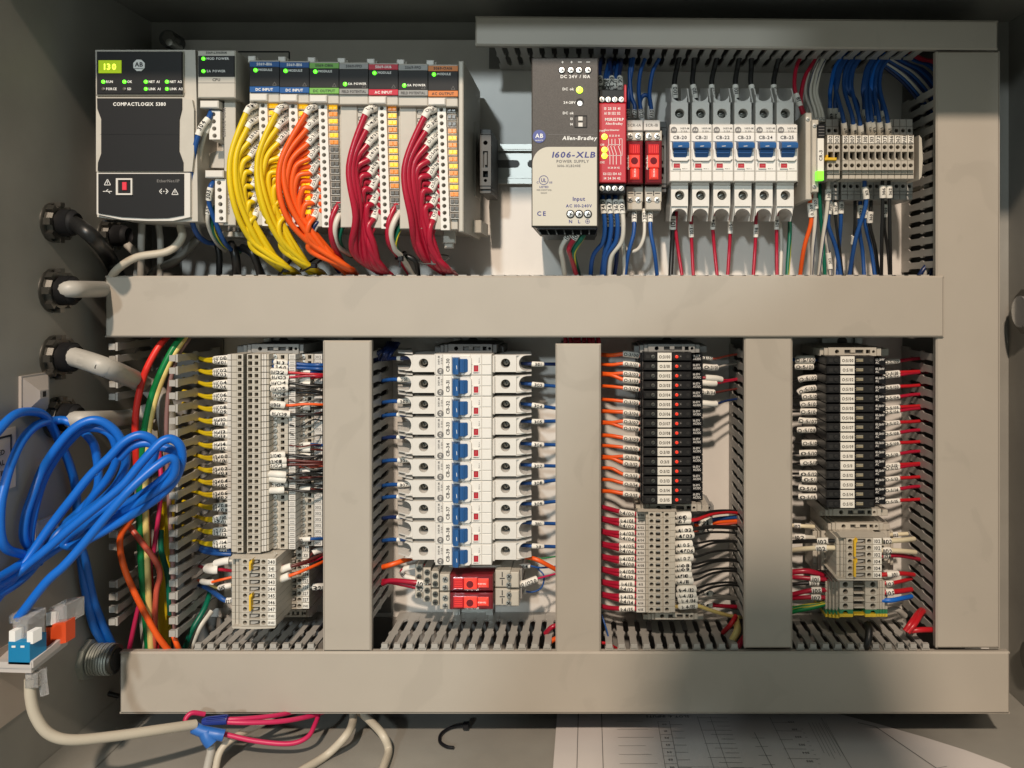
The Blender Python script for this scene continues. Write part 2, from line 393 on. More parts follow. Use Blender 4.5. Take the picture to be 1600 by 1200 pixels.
# ================================================================ slotted wire ducts
PITCH = 19.6
def finger_mesh(kind, lip=7.0, hw=5.4, depth=150.0, sgn=1):
    h = PITCH / 2 - .15
    half = [(hw + 1.0, 4), (hw + 1.0, 10), (hw, 14), (hw, 55), (hw + 2.2, 60), (hw + 2.2, 66), (hw, 71), (hw, 113), (h, 119), (h, depth)]
    out = half + [(-a, d) for a, d in reversed(half)]
    mb = MB(); T = 1.7; n = len(out)
    def v3(a, d, t): return Vector((a, d, t)) * U if kind == 'h' else Vector((t, d, a)) * U
    v = [v3(a, d, -T) for a, d in out] + [v3(a, d, T) for a, d in out]
    mb.add(v, [tuple(range(n)), tuple(range(2 * n - 1, n - 1, -1))] + [(k, k + n, (k + 1) % n + n, (k + 1) % n) for k in range(n)], M_FING)
    def bx(a0, a1, d0, d1, t0, t1):
        v = [v3(a, d, t) for a in (a0, a1) for d in (d0, d1) for t in (t0, t1)]
        mb.add(v, [(0, 1, 3, 2), (4, 6, 7, 5), (0, 4, 5, 1), (2, 3, 7, 6), (0, 2, 6, 4), (1, 5, 7, 3)], M_FING)
    bx(-hw + .6, hw - .6, 2.5, 9.5, *((T, T + lip) if sgn > 0 else (-T - lip, -T)))
    me = bpy.data.meshes.new('duct_finger'); me.from_pydata(mb.v, [], mb.f); me.materials.append(M_FING); me.update(); return me
FM = {('h', 1): finger_mesh('h', sgn=1), ('h', -1): finger_mesh('h', sgn=-1), ('v', 1): finger_mesh('v', sgn=1), ('v', -1): finger_mesh('v', sgn=-1)}
FM['v', 'L'] = finger_mesh('v', lip=9.5, hw=5.4, sgn=-1)
def fingers(root, orient, fixed, start, stop, sgn, skip=(), key=None, wob=0.0):
    n = int(abs(stop - start) / PITCH + 1e-6)
    for i in range(n + 1):
        if i in skip: continue
        p = start + i * PITCH * (1 if stop > start else -1)
        o = bpy.data.objects.new('duct_finger', FM[orient, key or sgn]); C.objects.link(o); o.parent = root
        L = W(p, fixed, 0) if orient == 'h' else W(fixed, p, 0)
        o.location = L - Vector(root['_b'])
        if wob: o.rotation_euler = (random.uniform(-wob, wob), 0, random.uniform(-wob, wob))
def duct(label, x0, y0, x1, y1, dc=0, cover=True, vertical=False, rot=0.0, ends=None):
    r = thing('wire_duct', label, 'wire duct', (x0 + x1) / 2, (y0 + y1) / 2, 151)
    if cover:
        mb = MB(); mb.box(x0, y0, x1, y1, dc - 3.5, dc + 1, M_DUCT, 2.6)
        if vertical:
            mb.box(x0, y0, x0 + 2.4, y1, dc + 1, dc + 13, M_DUCT, 0); mb.box(x1 - 2.4, y0, x1, y1, dc + 1, dc + 13, M_DUCT, 0)
        else:
            mb.box(x0, y0, x1, y0 + 2.4, dc + 1, dc + 13, M_DUCT, 0); mb.box(x0, y1 - 2.4, x1, y1, dc + 1, dc + 13, M_DUCT, 0)
        mb.build('cover', r)
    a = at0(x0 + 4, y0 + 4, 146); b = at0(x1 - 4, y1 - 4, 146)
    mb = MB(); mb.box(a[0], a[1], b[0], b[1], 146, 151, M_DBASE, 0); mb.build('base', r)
    if rot: r.rotation_euler = (0, math.radians(rot), 0)
    return r
top = duct('narrow horizontal wire duct across the top right, above the power supply and breakers', 743, 29, 1560, 74.5, 0, rot=0.5)
fingers(top, 'h', 71.5, 777, 1450, 1)
rd = duct('tall vertical wire duct down the right side of the plate', 1463, 80, 1562, 1013, 1, vertical=True)
fingers(rd, 'v', 1467, 138, 425, 1); fingers(rd, 'v', 1467, 560, 1003, 1)
fingers(rd, 'v', 1558, 100, 1003, -1)
mid = duct('long horizontal wire duct across the middle, below the controller and breakers', 164, 431, 1475, 527, -5)
fingers(mid, 'h', 431, 330, 1460, -1); fingers(mid, 'h', 523, 200, 1460, 1)
v1 = duct('vertical wire duct right of the tall stack of grey sensor terminal blocks', 505, 532, 580, 1018, 2, vertical=True)
fingers(v1, 'v', 577, 556, 985, -1); fingers(v1, 'v', 508, 556, 985, 1)
v2 = duct('vertical wire duct between the lower breaker column and the red lamp relays', 868, 537, 939, 1021, 2, vertical=True)
fingers(v2, 'v', 936, 556, 985, -1); fingers(v2, 'v', 871, 556, 985, 1)
v3 = duct('vertical wire duct between the two columns of slim black relays', 1163, 526, 1238, 1013, 1, vertical=True)
fingers(v3, 'v', 1166, 556, 985, 1); fingers(v3, 'v', 1235, 556, 985, -1)
bot = duct('long horizontal wire duct along the bottom of the plate', 187, 1019, 1578, 1115, -2)
for a, b in ((308, 500), (600, 866), (952, 1150), (1252, 1448)): fingers(bot, 'h', 1016, a, b, 1)
ld = duct('uncovered vertical wire duct at the left with bent fingers and coloured cables inside', 172, 534, 288, 1010, 0, cover=False, vertical=True)
fingers(ld, 'v', 274, 560, 1000, -1, key='L', wob=0.035)
fingers(ld, 'v', 180, 542, 990, -1, skip=(2, 5, 6, 8, 9, 10, 11, 12, 13, 14, 17, 18), key='L', wob=0.05)

# ================================================================ DIN rails and end brackets
def rail_h(label, x0, x1, yc):
    r = thing('din_rail', label, 'rail', (x0 + x1) / 2, yc, 152)
    mb = MB(); h = 31.5
    mb.box(x0, yc - h, x1, yc - h + 9, 137, 140, M_STEEL, .5); mb.box(x0, yc + h - 9, x1, yc + h, 137, 140, M_STEEL, .5)
    mb.box(x0, yc - h + 9, x1, yc - h + 11, 138, 151, M_STEEL, 0); mb.box(x0, yc + h - 11, x1, yc + h - 9, 138, 151, M_STEEL, 0)
    mb.box(x0, yc - h + 11, x1, yc + h - 11, 149, 151.5, M_STEEL, 0); mb.build('profile', r)
    x = x0 + 12
    while x < x1 - 45:
        mb = MB(); q = [(x + 6 + 6 * math.cos(a), yc + 6 * math.sin(a)) for a in [math.pi / 2 + math.pi * k / 6 for k in range(7)]] + [(x + 38 + 6 * math.cos(a), yc + 6 * math.sin(a)) for a in [-math.pi / 2 + math.pi * k / 6 for k in range(7)]]
        mb.prism(q, 148.6, 149, M_INKG); mb.build('slot', r); x += 56
    return r
def rail_v(label, xc, y0, y1):
    r = thing('din_rail', label, 'rail', xc, (y0 + y1) / 2, 152); mb = MB(); h = 31.5
    for s in (-1, 1):
        mb.box(xc + s * h, y0, xc + s * (h - 9), y1, 137, 140, M_STEEL, .5); mb.box(xc + s * (h - 9), y0, xc + s * (h - 11), y1, 138, 151, M_STEEL, 0)
    mb.box(xc - h + 11, y0, xc + h - 11, y1, 149, 151.5, M_STEEL, 0); mb.build('profile', r)
    mb = MB(); mb.cyl(xc, y0 + 6, 148.5, 149, 9, M_INKG, 14); mb.build('slot', r)
    return r
rail_h('horizontal steel rail behind the controller, power supply and upper breakers', 700, 1440, 256)
rail_v('vertical steel rail behind the grey sensor terminal blocks', 443, 528, 1000)
rail_v('vertical steel rail behind the lower column of breakers', 739, 528, 985)
rail_v('vertical steel rail behind the relays with glowing red lamps', 1042, 528, 985)
rail_v('vertical steel rail behind the relays with clear unlit lamps', 1316, 528, 985)

def end_bracket(label, x0, y0, x1, y1, d, m, horizontal=True, group='end brackets on the rails'):
    r = thing('end_bracket', label, 'end bracket', (x0 + x1) / 2, (y0 + y1) / 2, 140, group)
    mb = MB()
    if horizontal:
        w_ = x1 - x0; k = w_ / 100; c = (y0 + y1) / 2
        X = [x0, x0 + 7 * k, x0 + 14 * k, x0 + 38 * k, x0 + 74 * k, x0 + 92 * k, x1]
        mb.box(X[0], y0 + 1.5, X[1] - .6, y1, d + 8, 138, m, .5); mb.box(X[1], y0 + .5, X[2] - .6, y1, d + 3, 138, m, .5)
        mb.holed(X[2], y0, X[3], y1, d, 138, x0 + 28 * k, c, 3.4, m, 20)
        mb.frame(X[3], y0, X[4], y1, d, 138, X[3] + 2, c - 3, X[4] - 3, c + 3, m, 6, M_ANCD)
        mb.frame(X[4], y0, x0 + 83 * k, y1, d, 138, X[4] + 1, c - 3, x0 + 82 * k, c + 3, m, 12)
        mb.holed(x0 + 83 * k, y0, X[5], y1, d, 138, x0 + 87.5 * k, c, 2.4, m, 14)
        mb.box(X[5] + .6, y0 + .5, X[6], y1, d + 5, 138, m, .5)
        mb.box(x0 - 10 * k, y0 + 2, x0, y1, d + 40, 138, m, .5); mb.box(x1, y0 + 2, x1 + 12 * k, y1, d + 40, 138, m, .5)
    else:
        h_ = y1 - y0; k = h_ / 100; c = (x0 + x1) / 2
        Y = [y0, y0 + 9 * k, y0 + 32 * k, y0 + 64 * k, y0 + 75 * k, y0 + 88 * k, y1]
        mb.box(x0, Y[0], x1, Y[1] - .6, d + 5, 138, m, .5)
        mb.holed(x0, Y[1], x1, Y[2], d, 138, c, y0 + 21 * k, 3.6, m, 20)
        mb.frame(x0, Y[2], x1, Y[3], d, 138, c - 4, Y[2] + 2, c + 4, Y[3] - 4, m, 6, M_ANCD)
        mb.frame(x0, Y[3], x1, Y[4], d, 138, c - 4, Y[3] + 1, c + 4, Y[4], m, 12)
        mb.holed(x0, Y[4], x1, Y[5], d, 138, c, y0 + 80 * k, 2.6, m, 14)
        mb.box(x0, Y[5] + .6, x1, y0 + 93.5 * k, d + 2, 138, m, .5); mb.box(x0, y0 + 94.5 * k, x1, Y[6], d + 6, 138, m, .5)
    mb.build('body', r)
    if not horizontal:
        mb = MB(); mb.box((x0 + x1) / 2 - 1.5, y0 + 36 * k, (x0 + x1) / 2 + 2.5, y0 + 56 * k, d - 1, d + 6, m, .5); mb.build('latch', r)
    else:
        mb = MB(); mb.box(x0 + 50 * k, (y0 + y1) / 2 - 4, x0 + 58 * k, (y0 + y1) / 2 + 2, d - 1, d + 6, m, .5); mb.build('latch', r)
    return r
end_bracket('dark end bracket clipped on the rail just right of the last output module', 750, 202, 767, 302, 30, M_ANCD, False)
end_bracket('dark end bracket between the red plug-in relays and the first upper breaker', 1026, 190, 1041, 300, 40, M_ANCD, False)
end_bracket('end bracket between the last upper breaker and the slim grey relay', 1246, 198, 1259, 296, 40, M_ANCH, False)
end_bracket('grey end bracket on top of the tall sensor terminal stack', 380, 538, 474, 552, 20, M_ANCH)
end_bracket('dark grey end bracket on top of the lower breaker column', 688, 538, 776, 551, 25, M_ANCD)
end_bracket('grey end bracket on top of the relays with glowing red lamps', 1000, 538, 1093, 551, 15, M_ANCH)
end_bracket('beige end bracket below the last relay with glowing red lamp', 1003, 788, 1096, 799, 15, M_TERM)
end_bracket('beige end bracket closing the bottom of the marked input terminals', 1013, 958, 1090, 968, 12, M_TERM)
end_bracket('beige end bracket on top of the relays with clear unlit lamps', 1281, 543, 1377, 556, 15, M_TERM)
end_bracket('beige end bracket directly below the last relay with clear unlit lamp', 1290, 795, 1377, 806, 15, M_TERM)
end_bracket('beige end bracket on top of the small 102 and 104 terminals', 1294, 817, 1380, 828, 22, M_TERM)
end_bracket('beige end bracket below the lower tier of terminals 320 to 327', 437, 953, 482, 964, 70, M_TERM)

# ---------------------------------------------------------------- wires lying inside the closed ducts, too many and too hidden to count
def filling(label, pts, spread, across, n, cols):
    mb = MB()
    for k in range(n):
        a = random.uniform(-spread, spread); d = random.uniform(62, 128); P = []
        for i, (x, y) in enumerate(pts):
            q = random.uniform(-6, 6); P.append(W(*( (x, y + a + q) if across == 'h' else (x + a + q, y)), d + random.uniform(-8, 8)))
        mb.tube(cr(P, 5), random.uniform(3, 4.2) * U, WC[cols[k % len(cols)]], 5)
    o = mb.build('wire_bundle'); o['kind'] = 'stuff'; o['label'] = label; o['category'] = 'wires'
DK = ('navy', 'black', 'navy', 'darkgrey', 'crimson', 'black', 'blue')
filling('dark wires packed inside the top duct, seen through its slots', [(780 + k * 84, 53) for k in range(10)], 13, 'h', 26, DK)
for lab, x, y0, y1 in (('dark wires packed inside the first vertical duct', 542, 560, 1000), ('dark wires packed inside the second vertical duct', 904, 560, 1000), ('dark wires packed inside the third vertical duct', 1200, 560, 1000), ('dark wires packed inside the right duct above the middle one', 1512, 110, 420), ('dark wires packed inside the right duct below the middle one', 1512, 545, 1000)):
    filling(lab, [(x, y0 + (y1 - y0) * k / 8) for k in range(9)], 25, 'v', 40, DK)
filling('dark wires packed inside the bottom duct, seen through its slots', [(230 + k * 100, 1066) for k in range(14)], 34, 'h', 40, DK)
filling('dark wires packed inside the middle duct, seen through its slots', [(200 + k * 100, 478) for k in range(13)], 34, 'h', 44, DK)
# ================================================================ controller
G_IO = 'input and output modules in the controller row'
def led(parent, x, y, d, r, m, name='indicator'):
    mb = MB(); mb.cyl(x, y, d - 1.2, d + 1, r, m, 10, dome=.8); return mb.build(name, parent)
pc = thing('controller', 'black and grey programmable controller with green status lamps and lit number display', 'controller', 240, 215, 140)
mb = MB(); mb.prism([(149, 78), (305, 78), (307, 150), (309, 346), (297, 346), (270, 347), (230, 346), (190, 344), (152, 339)], -62, 60, M_PLC)
mb.box(160, 92, 309, 336, 60, 140, M_TERM2, 1)
mb.box(149, 79, 285, 149, -68, -60, M_PLC, 1.5); mb.prism([(150, 152), (287, 152), (300, 156), (303, 172), (303, 240), (300, 268), (150, 268)], -68, -60, M_PLC)
mb.prism([(151, 270), (297, 270), (297, 339), (270, 345), (230, 345), (190, 343), (151, 335)], -68, -60, M_PLCL)
mb.build('housing', pc)
mb = MB(); mb.box(151, 80.5, 284, 147, -70, -66, M_BLACK, .6)
for x, y, t in ((166, 127.6, 'RUN'), (199, 127.6, 'OK'), (232.5, 127.6, 'NET A1'), (265.5, 127.6, 'NET A2'), (166, 138.8, 'FORCE'), (199, 138.8, 'SD'), (232.5, 138.8, 'LINK A1'), (265.5, 138.8, 'LINK A2')):
    mb.text(t, x, y, -70, 3.9, M_INKW, align=1, squeeze=.92)
mb.build('status_panel', pc)
dp = MB(); dp.box(153.5, 94, 189, 114, -71.5, -68, mat('display_glow', (0.25, 0.33, 0.01), .3, emit=.55, ecol=(.42, .62, .01)), .5)
dp.text('130', 172, 104, -71.5, 9.5, mat('display_digit', (.9, 1, .1), .3, emit=1.6, ecol=(.85, 1, .08)), gap=.2)
dp.build('display', pc)
mb = MB(); mb.prism([(217 + 9.6 * math.cos(math.pi / 8 + k * math.pi / 4), 102 + 9.6 * math.sin(math.pi / 8 + k * math.pi / 4)) for k in range(8)], -71, -69, M_INKW)
mb.text('AB', 217, 100.5, -71, 7, M_INK, gap=.05); mb.line(210, 107, 224, 107, -71, .7, M_INK); mb.build('badge', pc)
for x in (161, 194, 227.5, 260.5): led(pc, x, 127.6, -70, 2.7, M_GLED)
for x, m in ((161, M_LOFF), (194, M_LOFF), (227.5, M_GLED), (260.5, M_GLED)): led(pc, x, 138.8, -70, 2.5, m)
mb = MB(); mb.prism([(151.5, 153.5), (284, 153.5), (284, 170), (280, 186), (279.5, 236), (286, 254), (286, 267), (152.5, 267), (153, 254), (158, 240), (158, 186), (152, 170)], -70, -66, M_BLACK)
mb.text('COMPACTLOGIX 5380', 218, 162.5, -70, 5.4, M_INKW, gap=.09); mb.line(157, 210, 280, 210, -69.9, .5, M_BLK2); mb.build('door', pc)
lf = MB(); lf.prism([(153.5, 271.5), (287, 271.5), (287, 336), (262, 340.5), (230, 341), (190, 339), (153.5, 333)], -70, -66, M_BLACK)
lf.text('EtherNet/IP', 263, 282.5, -70, 4.6, M_INKG); 
for cx, cy in ((168, 285), (273.5, 300)):
    for a in ((-5, 4, 5, 4), (5, 4, 0, -5), (0, -5, -5, 4), (0, -2, 0, 2)): lf.line(cx + a[0], cy + a[1], cx + a[2], cy + a[3], -70, .9, M_INKW)
for a in ((161, 299, 175, 299), (165, 299, 169, 296), (169, 299, 172, 302), (249, 299, 253, 295), (249, 299, 253, 303), (263, 299, 259, 295), (263, 299, 259, 303)): lf.line(*a, -70, .9, M_INKW)
for x in (252, 256, 260): lf.cyl(x, 299, -70.4, -70, .9, M_INKW, 6)
lf.build('lower_panel', pc)
up = MB(); up.frame(181, 278.5, 206.5, 304.5, -72.5, -68, 184, 281, 204, 302, M_PLCL, 4, mat('usb_red', (.33, .006, .012), .4)); up.box(190.5, 284.5, 197.5, 297, -72, -69, mat('usb_pink', (.75, .04, .07), .4), .5)
up.build('usb_port', pc)
mb = MB()
for k in range(6): mb.prism([(160 + k * 22, 343), (178 + k * 22, 344), (178 + k * 22, 347), (160 + k * 22, 346)], -40, -30, M_HOLE)
mb.build('vent', pc)
# processor end with the two power connectors
cp = MB(); cp.box(308.5, 78.5, 367.5, 153, -64, 60, M_PLC, 1.5); cp.box(350, 153, 368, 352, -48, 60, M_PLC, 1); cp.box(309, 153, 350, 352, 5, 60, M_PLC, 1)
cp.prism([(322, 242), (338, 236), (350, 236), (350, 262), (322, 262)], -22, 5, M_PLC); cp.box(312, 206, 326, 222, -22, 5, M_PLC, 1)
cp.box(324, 350, 374, 362, 20, 120, M_TERM2, 1); cp.box(340, 362, 380, 370, 10, 120, M_PLC, 1); cp.box(368, 96, 390, 340, 10, 120, M_PLC, 1)
cp.text('5069-L306ERM', 338, 82.3, -64, 3.6, M_INK, squeeze=.95); cp.text('CPU', 338, 124.5, -64, 4.4, M_INK); cp.line(309, 129.5, 367, 129.5, -64, .7, M_INKG)
cp.text('MOD POWER', 350.5, 192, -48, 5, M_INKG, ang=-90); cp.text('SA POWER', 356.5, 317, -48, 5, M_INKG, ang=-90)
cp.build('processor_end', pc)
mb = MB(); mb.box(309.5, 87, 366, 119.5, -65.5, -62, M_BLACK, .6); mb.text('MOD POWER', 323, 91.5, -65.5, 3.8, M_INKW, align=1); mb.text('SA POWER', 323, 111, -65.5, 3.8, M_INKW, align=1); mb.build('power_panel', pc)
led(pc, 317.5, 91.5, -65.5, 2.7, M_GLED); led(pc, 317.5, 111, -65.5, 2.7, M_GLED)
mb = MB(); mb.prism([(369, 102.5), (384, 104.5), (386, 108), (384, 111.5), (369, 112)], -20, -14, mat('painted_glow_green', (.02, .6, .02), .3, emit=.55, ecol=(.01, .8, .02))); mb.build('painted_glow', pc)  # emissive bar painting in the green lamp reflection on the module's side wall
for y0, y1, x0, n, ya, lx, ly in ((172, 220, 327, 4, 178.5, 312, 157), (280, 347, 336, 6, 285.5, 320, 266)):
    mb = MB(); mb.box(lx, ly, lx + 29, ly + 11.5, -62, 0, M_PLCL, 1.5); mb.build('latch', pc)
    mb = MB(); st_ = 11.2
    for k in range(n):
        yy = ya + k * st_ - 5.6; mb.holed(x0, yy, x0 + 17, yy + st_, -55, 0, x0 + 6.2 + k * .7, yy + 5.6, 3.4, M_WHITE, 14, n=10)
    mb.build('terminal_strip', pc)
# ================================================================ input and output modules
MODS = [('5069-IB16', 'DC INPUT', M_HBLU, M_INKW, 1, 'first blue-headed DC input module with yellow wires, nearest the controller', 'yyyyyyyyyyyyyyyy'),
        ('5069-IB16', 'DC INPUT', M_HBLU, M_INKW, 1, 'second blue-headed DC input module with yellow wires, beside the green-headed one', 'yyyyyyyyyyyyyyyy'),
        ('5069-OB16', 'DC OUTPUT', M_HGRN, M_INK, 1, 'green-headed DC output module with orange wires', 'yoyoyo..........'),
        ('5069-FPD', 'FIELD POTENTIAL', M_HGRY, M_INK, 0, 'blank grey-headed field potential module left of the red-headed module', ''),
        ('5069-IA16', 'AC INPUT', M_HRED, M_INKW, 1, 'red-headed AC input module with crimson wires', 'oyyoyoyyyoyo....'),
        ('5069-FPD', 'FIELD POTENTIAL', M_HGRY, M_INK, 0, 'blank grey-headed field potential module left of the orange-headed module', ''),
        ('5069-OA16', 'AC OUTPUT', M_HORG, M_INK, 1, 'orange-headed AC output module with end cap at the right end of the controller row', '...oyoyoyoyyo...')]
XM = [390, 437, 483.5, 530, 576, 622.5, 669, 716]
for i, (t1, t2, hm, ink, kind, lab, leds) in enumerate(MODS):
    x0, x1 = XM[i], XM[i + 1] - .6; dy = i * 1.1
    m_ = thing('io_module', lab, 'module', (x0 + x1) / 2, 220, 140, G_IO)
    b = MB(); b.box(x0, 96 + dy, x1, 352 + dy, -40, 130, M_PLC, 1); b.box(x0, 94 + dy, x1, 160 + dy, -58, -38, M_PLC, 1.2)
    b.box(x0 - 3, 87 + dy, x0 + 9, 97 + dy, -50, 20, M_PLCL, 1.2); b.box(x0 + 9, 90 + dy, x0 + 13, 98 + dy, -44, 30, M_PLC, 1)
    b.build('housing', m_)
    f = MB(); f.box(x0, 96 + dy, x1, 104.5 + dy, -62, -57, hm, .4); f.text(t1, x0 + 23, 100 + dy, -62, 4.3, ink, squeeze=.95); f.box(x0, 135 + dy, x1, 144 + dy, -62, -57, hm, .4)
    f.text(t2, x0 + 23, 139.7 + dy, -62, 4.2, ink, squeeze=.95 if len(t2) < 12 else .74); f.build('header', m_)
    f = MB(); f.box(x0, 104.6 + dy, x1, 134.9 + dy, -61.5, -57, M_BLACK, .4)
    ly = (109.5 if kind else 128) + dy
    f.text('MODULE' if kind else 'SA POWER', x0 + 14, ly - .5, -61.5, 3.7, M_INKW, align=1)
    for a in ((-3, 2.4, 3, 2.4), (3, 2.4, 0, -3), (0, -3, -3, 2.4)): f.line(x0 + 39 + a[0], 131 + dy + a[1], x0 + 39 + a[2], 131 + dy + a[3], -61.5, .5, M_INKG)
    f.build('face', m_); led(m_, x0 + 9, ly, -61.5, 3.0, M_GLED)
    if kind:
        f = MB(); f.box(x0 - .5, 146 + dy, x0 + 27, 157.5 + dy, -64, -40, M_PLCL, 1.5); f.build('latch', m_)
        f = MB(); f.box(x0 + 29, 146 + dy, x1 - 1, 160 + dy, -56, -40, M_PLCL, 1.2)
        f.build('cap', m_)
        for a in range(18):
            yy = 159.2 + dy + a * 10.75; f = MB(); f.holed(x0 + 14 + a * .35, yy, x0 + 27.5 + a * .35, yy + 10.75, -52, -38, x0 + 20.3 + a * .35, yy + 5.4, 3.2, M_WHITE, 14, n=10); f.build('terminal', m_)
        for a in range(16):
            yy = 164.6 + dy + a * 11.0; c_ = leds[a]; f = MB(); xx = x0 + 31 + a * .35
            mm = {'y': M_YLED, 'o': M_OLED, '.': M_LOFF}[c_]
            f.box(xx - 1.5, yy - 3.4, xx + 12.5, yy + 5.6, -46, -38, M_WHITE, .4); f.box(xx - .8, yy - 3, xx + 5.2, yy + 3.6, -48, -44, mm, .7); f.box(xx + 5.7, yy - 3, xx + 11.8, yy + 3.6, -48, -44, mm, .7)
            f.build('channel_lamp', m_)
    else:
        f = MB(); f.box(x0 + 2, 147 + dy, x0 + 28, 352 + dy, -48, -40, M_PLC, 1); f.box(x0 + 28.6, 147 + dy, x1 - 1, 161 + dy, -50, -40, M_PLC, 1)
        f.box(x0 + 28.6, 161.5 + dy, x1 - 1, 352 + dy, -46, -40, M_PLC, .6)
        for yy in (170, 182): 
            for a in ((30, yy - 2.5, 38, yy - 2.5), (38, yy - 2.5, 38, yy + 2.5), (38, yy + 2.5, 30, yy + 2.5), (30, yy + 2.5, 30, yy - 2.5)): f.line(x0 + a[0], a[1] + dy, x0 + a[2], a[3] + dy, -46.2, .8, M_INK)
        f.build('blank_cover', m_)
ec = m_
mb = MB(); mb.box(716.5, 95, 724, 362, -62, 130, M_PLC, 1.5); mb.box(724.5, 110, 729, 350, -20, 135, M_PLC, 1); mb.prism([(733, 190), (743, 190), (743, 306), (733, 306)], 60, 130, M_PLC)
mb.box(726, 344, 752, 364, 40, 130, M_PLC, 1); mb.build('end_cap', ec)
mb = MB(); mb.box(692, 356, 711, 380, -10, 0, M_PLC, 1.5); mb.box(694, 380, 708, 388, -8, 0, M_PLC, 2); mb.build('foot_latch', ec)

# ================================================================ power supply
ps = thing('power_supply', 'dark brown and beige power supply with green DC lamp, left of the red safety relay', 'power supply', 882, 228, 140)
mb = MB(); mb.box(831, 92, 934.5, 354, -86, 130, M_PSUD, 2); mb.prism([(834, 355), (934, 355), (930, 358), (842, 358)], -86, 60, M_BLK2); mb.build('case', ps)
mb = MB(); mb.box(830.5, 90, 935, 355, -90, -86, M_PSUD, 1.5)
for x, t in ((879, '+'), (893, '+'), (906, '-'), (919, '-')): mb.text(t, x, 97, -90, 5, M_INKW) if t == '+' else mb.line(x - 3, 97, x + 3, 97, -90, 1.1, M_INKW)
mb.text('DC 24V / 10A', 899, 119.5, -90, 5, M_INKW); mb.text('DC ok', 888, 139, -90, 4.2, M_INKW); mb.text('24-28V', 890, 160, -90, 4, M_INKW); mb.text('DC ok', 888, 176.5, -90, 4, M_INKW)
mb.text('13', 893, 185.5, -90, 3.8, M_INKW); mb.text('14', 893, 194, -90, 3.8, M_INKW); mb.line(856, 210, 928, 210, -90, .6, M_INKG); mb.text('Allen-Bradley', 906, 215.5, -90, 6.2, M_INKW, squeeze=1.0, slant=.18); mb.build('front_panel', ps)
for x in (878, 892, 905, 919): f = MB(); f.cyl(x, 109.5, -90.6, -90, 5.4, M_HOLE, 14); f.screw(x, 109.5, -91, 4.0); f.build('screw', ps)
led(ps, 905.5, 140.5, -90.5, 5, M_YGLED)
f = MB(); f.cyl(906, 159.5, -90.6, -90, 5.6, M_HOLE, 14); f.cyl(906, 161.5, -91, -90, 3.6, M_SCREW, 10); f.build('trimmer', ps)
f = MB(); f.frame(897.5, 180, 917.5, 199.5, -90.8, -88, 899, 181.5, 916, 198, M_HOLE, 2); f.box(903.5, 182, 910.5, 188.5, -92, -89, M_PLCL, .4); f.box(903.5, 191.5, 910.5, 198, -92, -89, M_PLCL, .4); f.build('relay_plug', ps)
f = MB(); f.cyl(842.5, 213, -91, -90, 9.5, mat('badge_blue', (.045, .06, .27), .4), 22); f.text('AB', 842.5, 212, -91, 6.6, M_INKW); f.text('QUALITY', 842.5, 219.3, -91, 1.9, M_INKW); f.build('badge', ps)
f = MB(); q = [(932.5, 229.5), (932.5, 352.5), (832, 352.5), (832, 253)] + [(858 - 26 * math.cos(a), 255.5 - 26 * math.sin(a)) for a in [math.pi / 2 * k / 8 for k in range(9)]]
f.prism(q, -91.2, -89, M_PSUL); d_ = -91.2
f.text('1606-XLB', 897, 241.5, d_, 9.2, M_INKB, squeeze=1.22, slant=.18); f.text('POWER SUPPLY', 895, 252, d_, 4.6, M_INKG); f.text('1606-XLB240E', 889, 259, d_, 3.9, M_INKG)
for k in range(20):
    a0, a1 = 2 * math.pi * k / 20, 2 * math.pi * (k + 1) / 20; f.line(849.5 + 7 * math.cos(a0), 281.5 + 7 * math.sin(a0), 849.5 + 7 * math.cos(a1), 281.5 + 7 * math.sin(a1), d_, .9, M_INKB)
f.text('UL', 849.5, 281.5, d_, 6, M_INKB, squeeze=.8); f.text('C', 840, 285, d_, 3.2, M_INKB); f.text('US', 860.5, 285, d_, 3, M_INKB); f.text('LISTED', 850, 292, d_, 3.1, M_INKB); f.text('IND.CONT.EQ.', 850.5, 296.8, d_, 2.4, M_INKG); f.text('1206W', 850, 301.5, d_, 2.3, M_INKG)
f.text('Input', 904.5, 310.5, d_, 6.2, M_INKB); f.text('AC 100-240V', 904.5, 321.5, d_, 4.7, M_INKB); f.text('CE', 846, 333.5, d_, 7, M_INKB, gap=.3)
f.text('N', 891.5, 346, d_, 5.4, M_INKB); f.text('L', 905, 346, d_, 5.4, M_INKB)
for k in range(14):
    a0, a1 = 2 * math.pi * k / 14, 2 * math.pi * (k + 1) / 14; f.line(918 + 3.2 * math.cos(a0), 346 + 3.2 * math.sin(a0), 918 + 3.2 * math.cos(a1), 346 + 3.2 * math.sin(a1), d_, .7, M_INKB)
f.line(916, 346, 920, 346, d_, .7, M_INKB); f.line(918, 344, 918, 348, d_, .7, M_INKB); f.build('front_label', ps)
for x in (891.5, 905, 918.5): f = MB(); f.cyl(x, 334.5, -92, -91, 6.2, M_HOLE, 16); f.screw(x, 334.5, -92.2, 4.4); f.build('screw', ps)
f = MB()
for k in range(7): f.prism([(838 + k * 13.6, 355.5), (840 + k * 13.6, 355.5), (846 + k * 12.6, 366), (844 + k * 12.6, 366)], -70, 0, M_INKG)
f.prism([(836, 355.3), (934, 355.3), (930, 367), (846, 367)], -60, 60, M_BLK2); f.build('vent', ps)

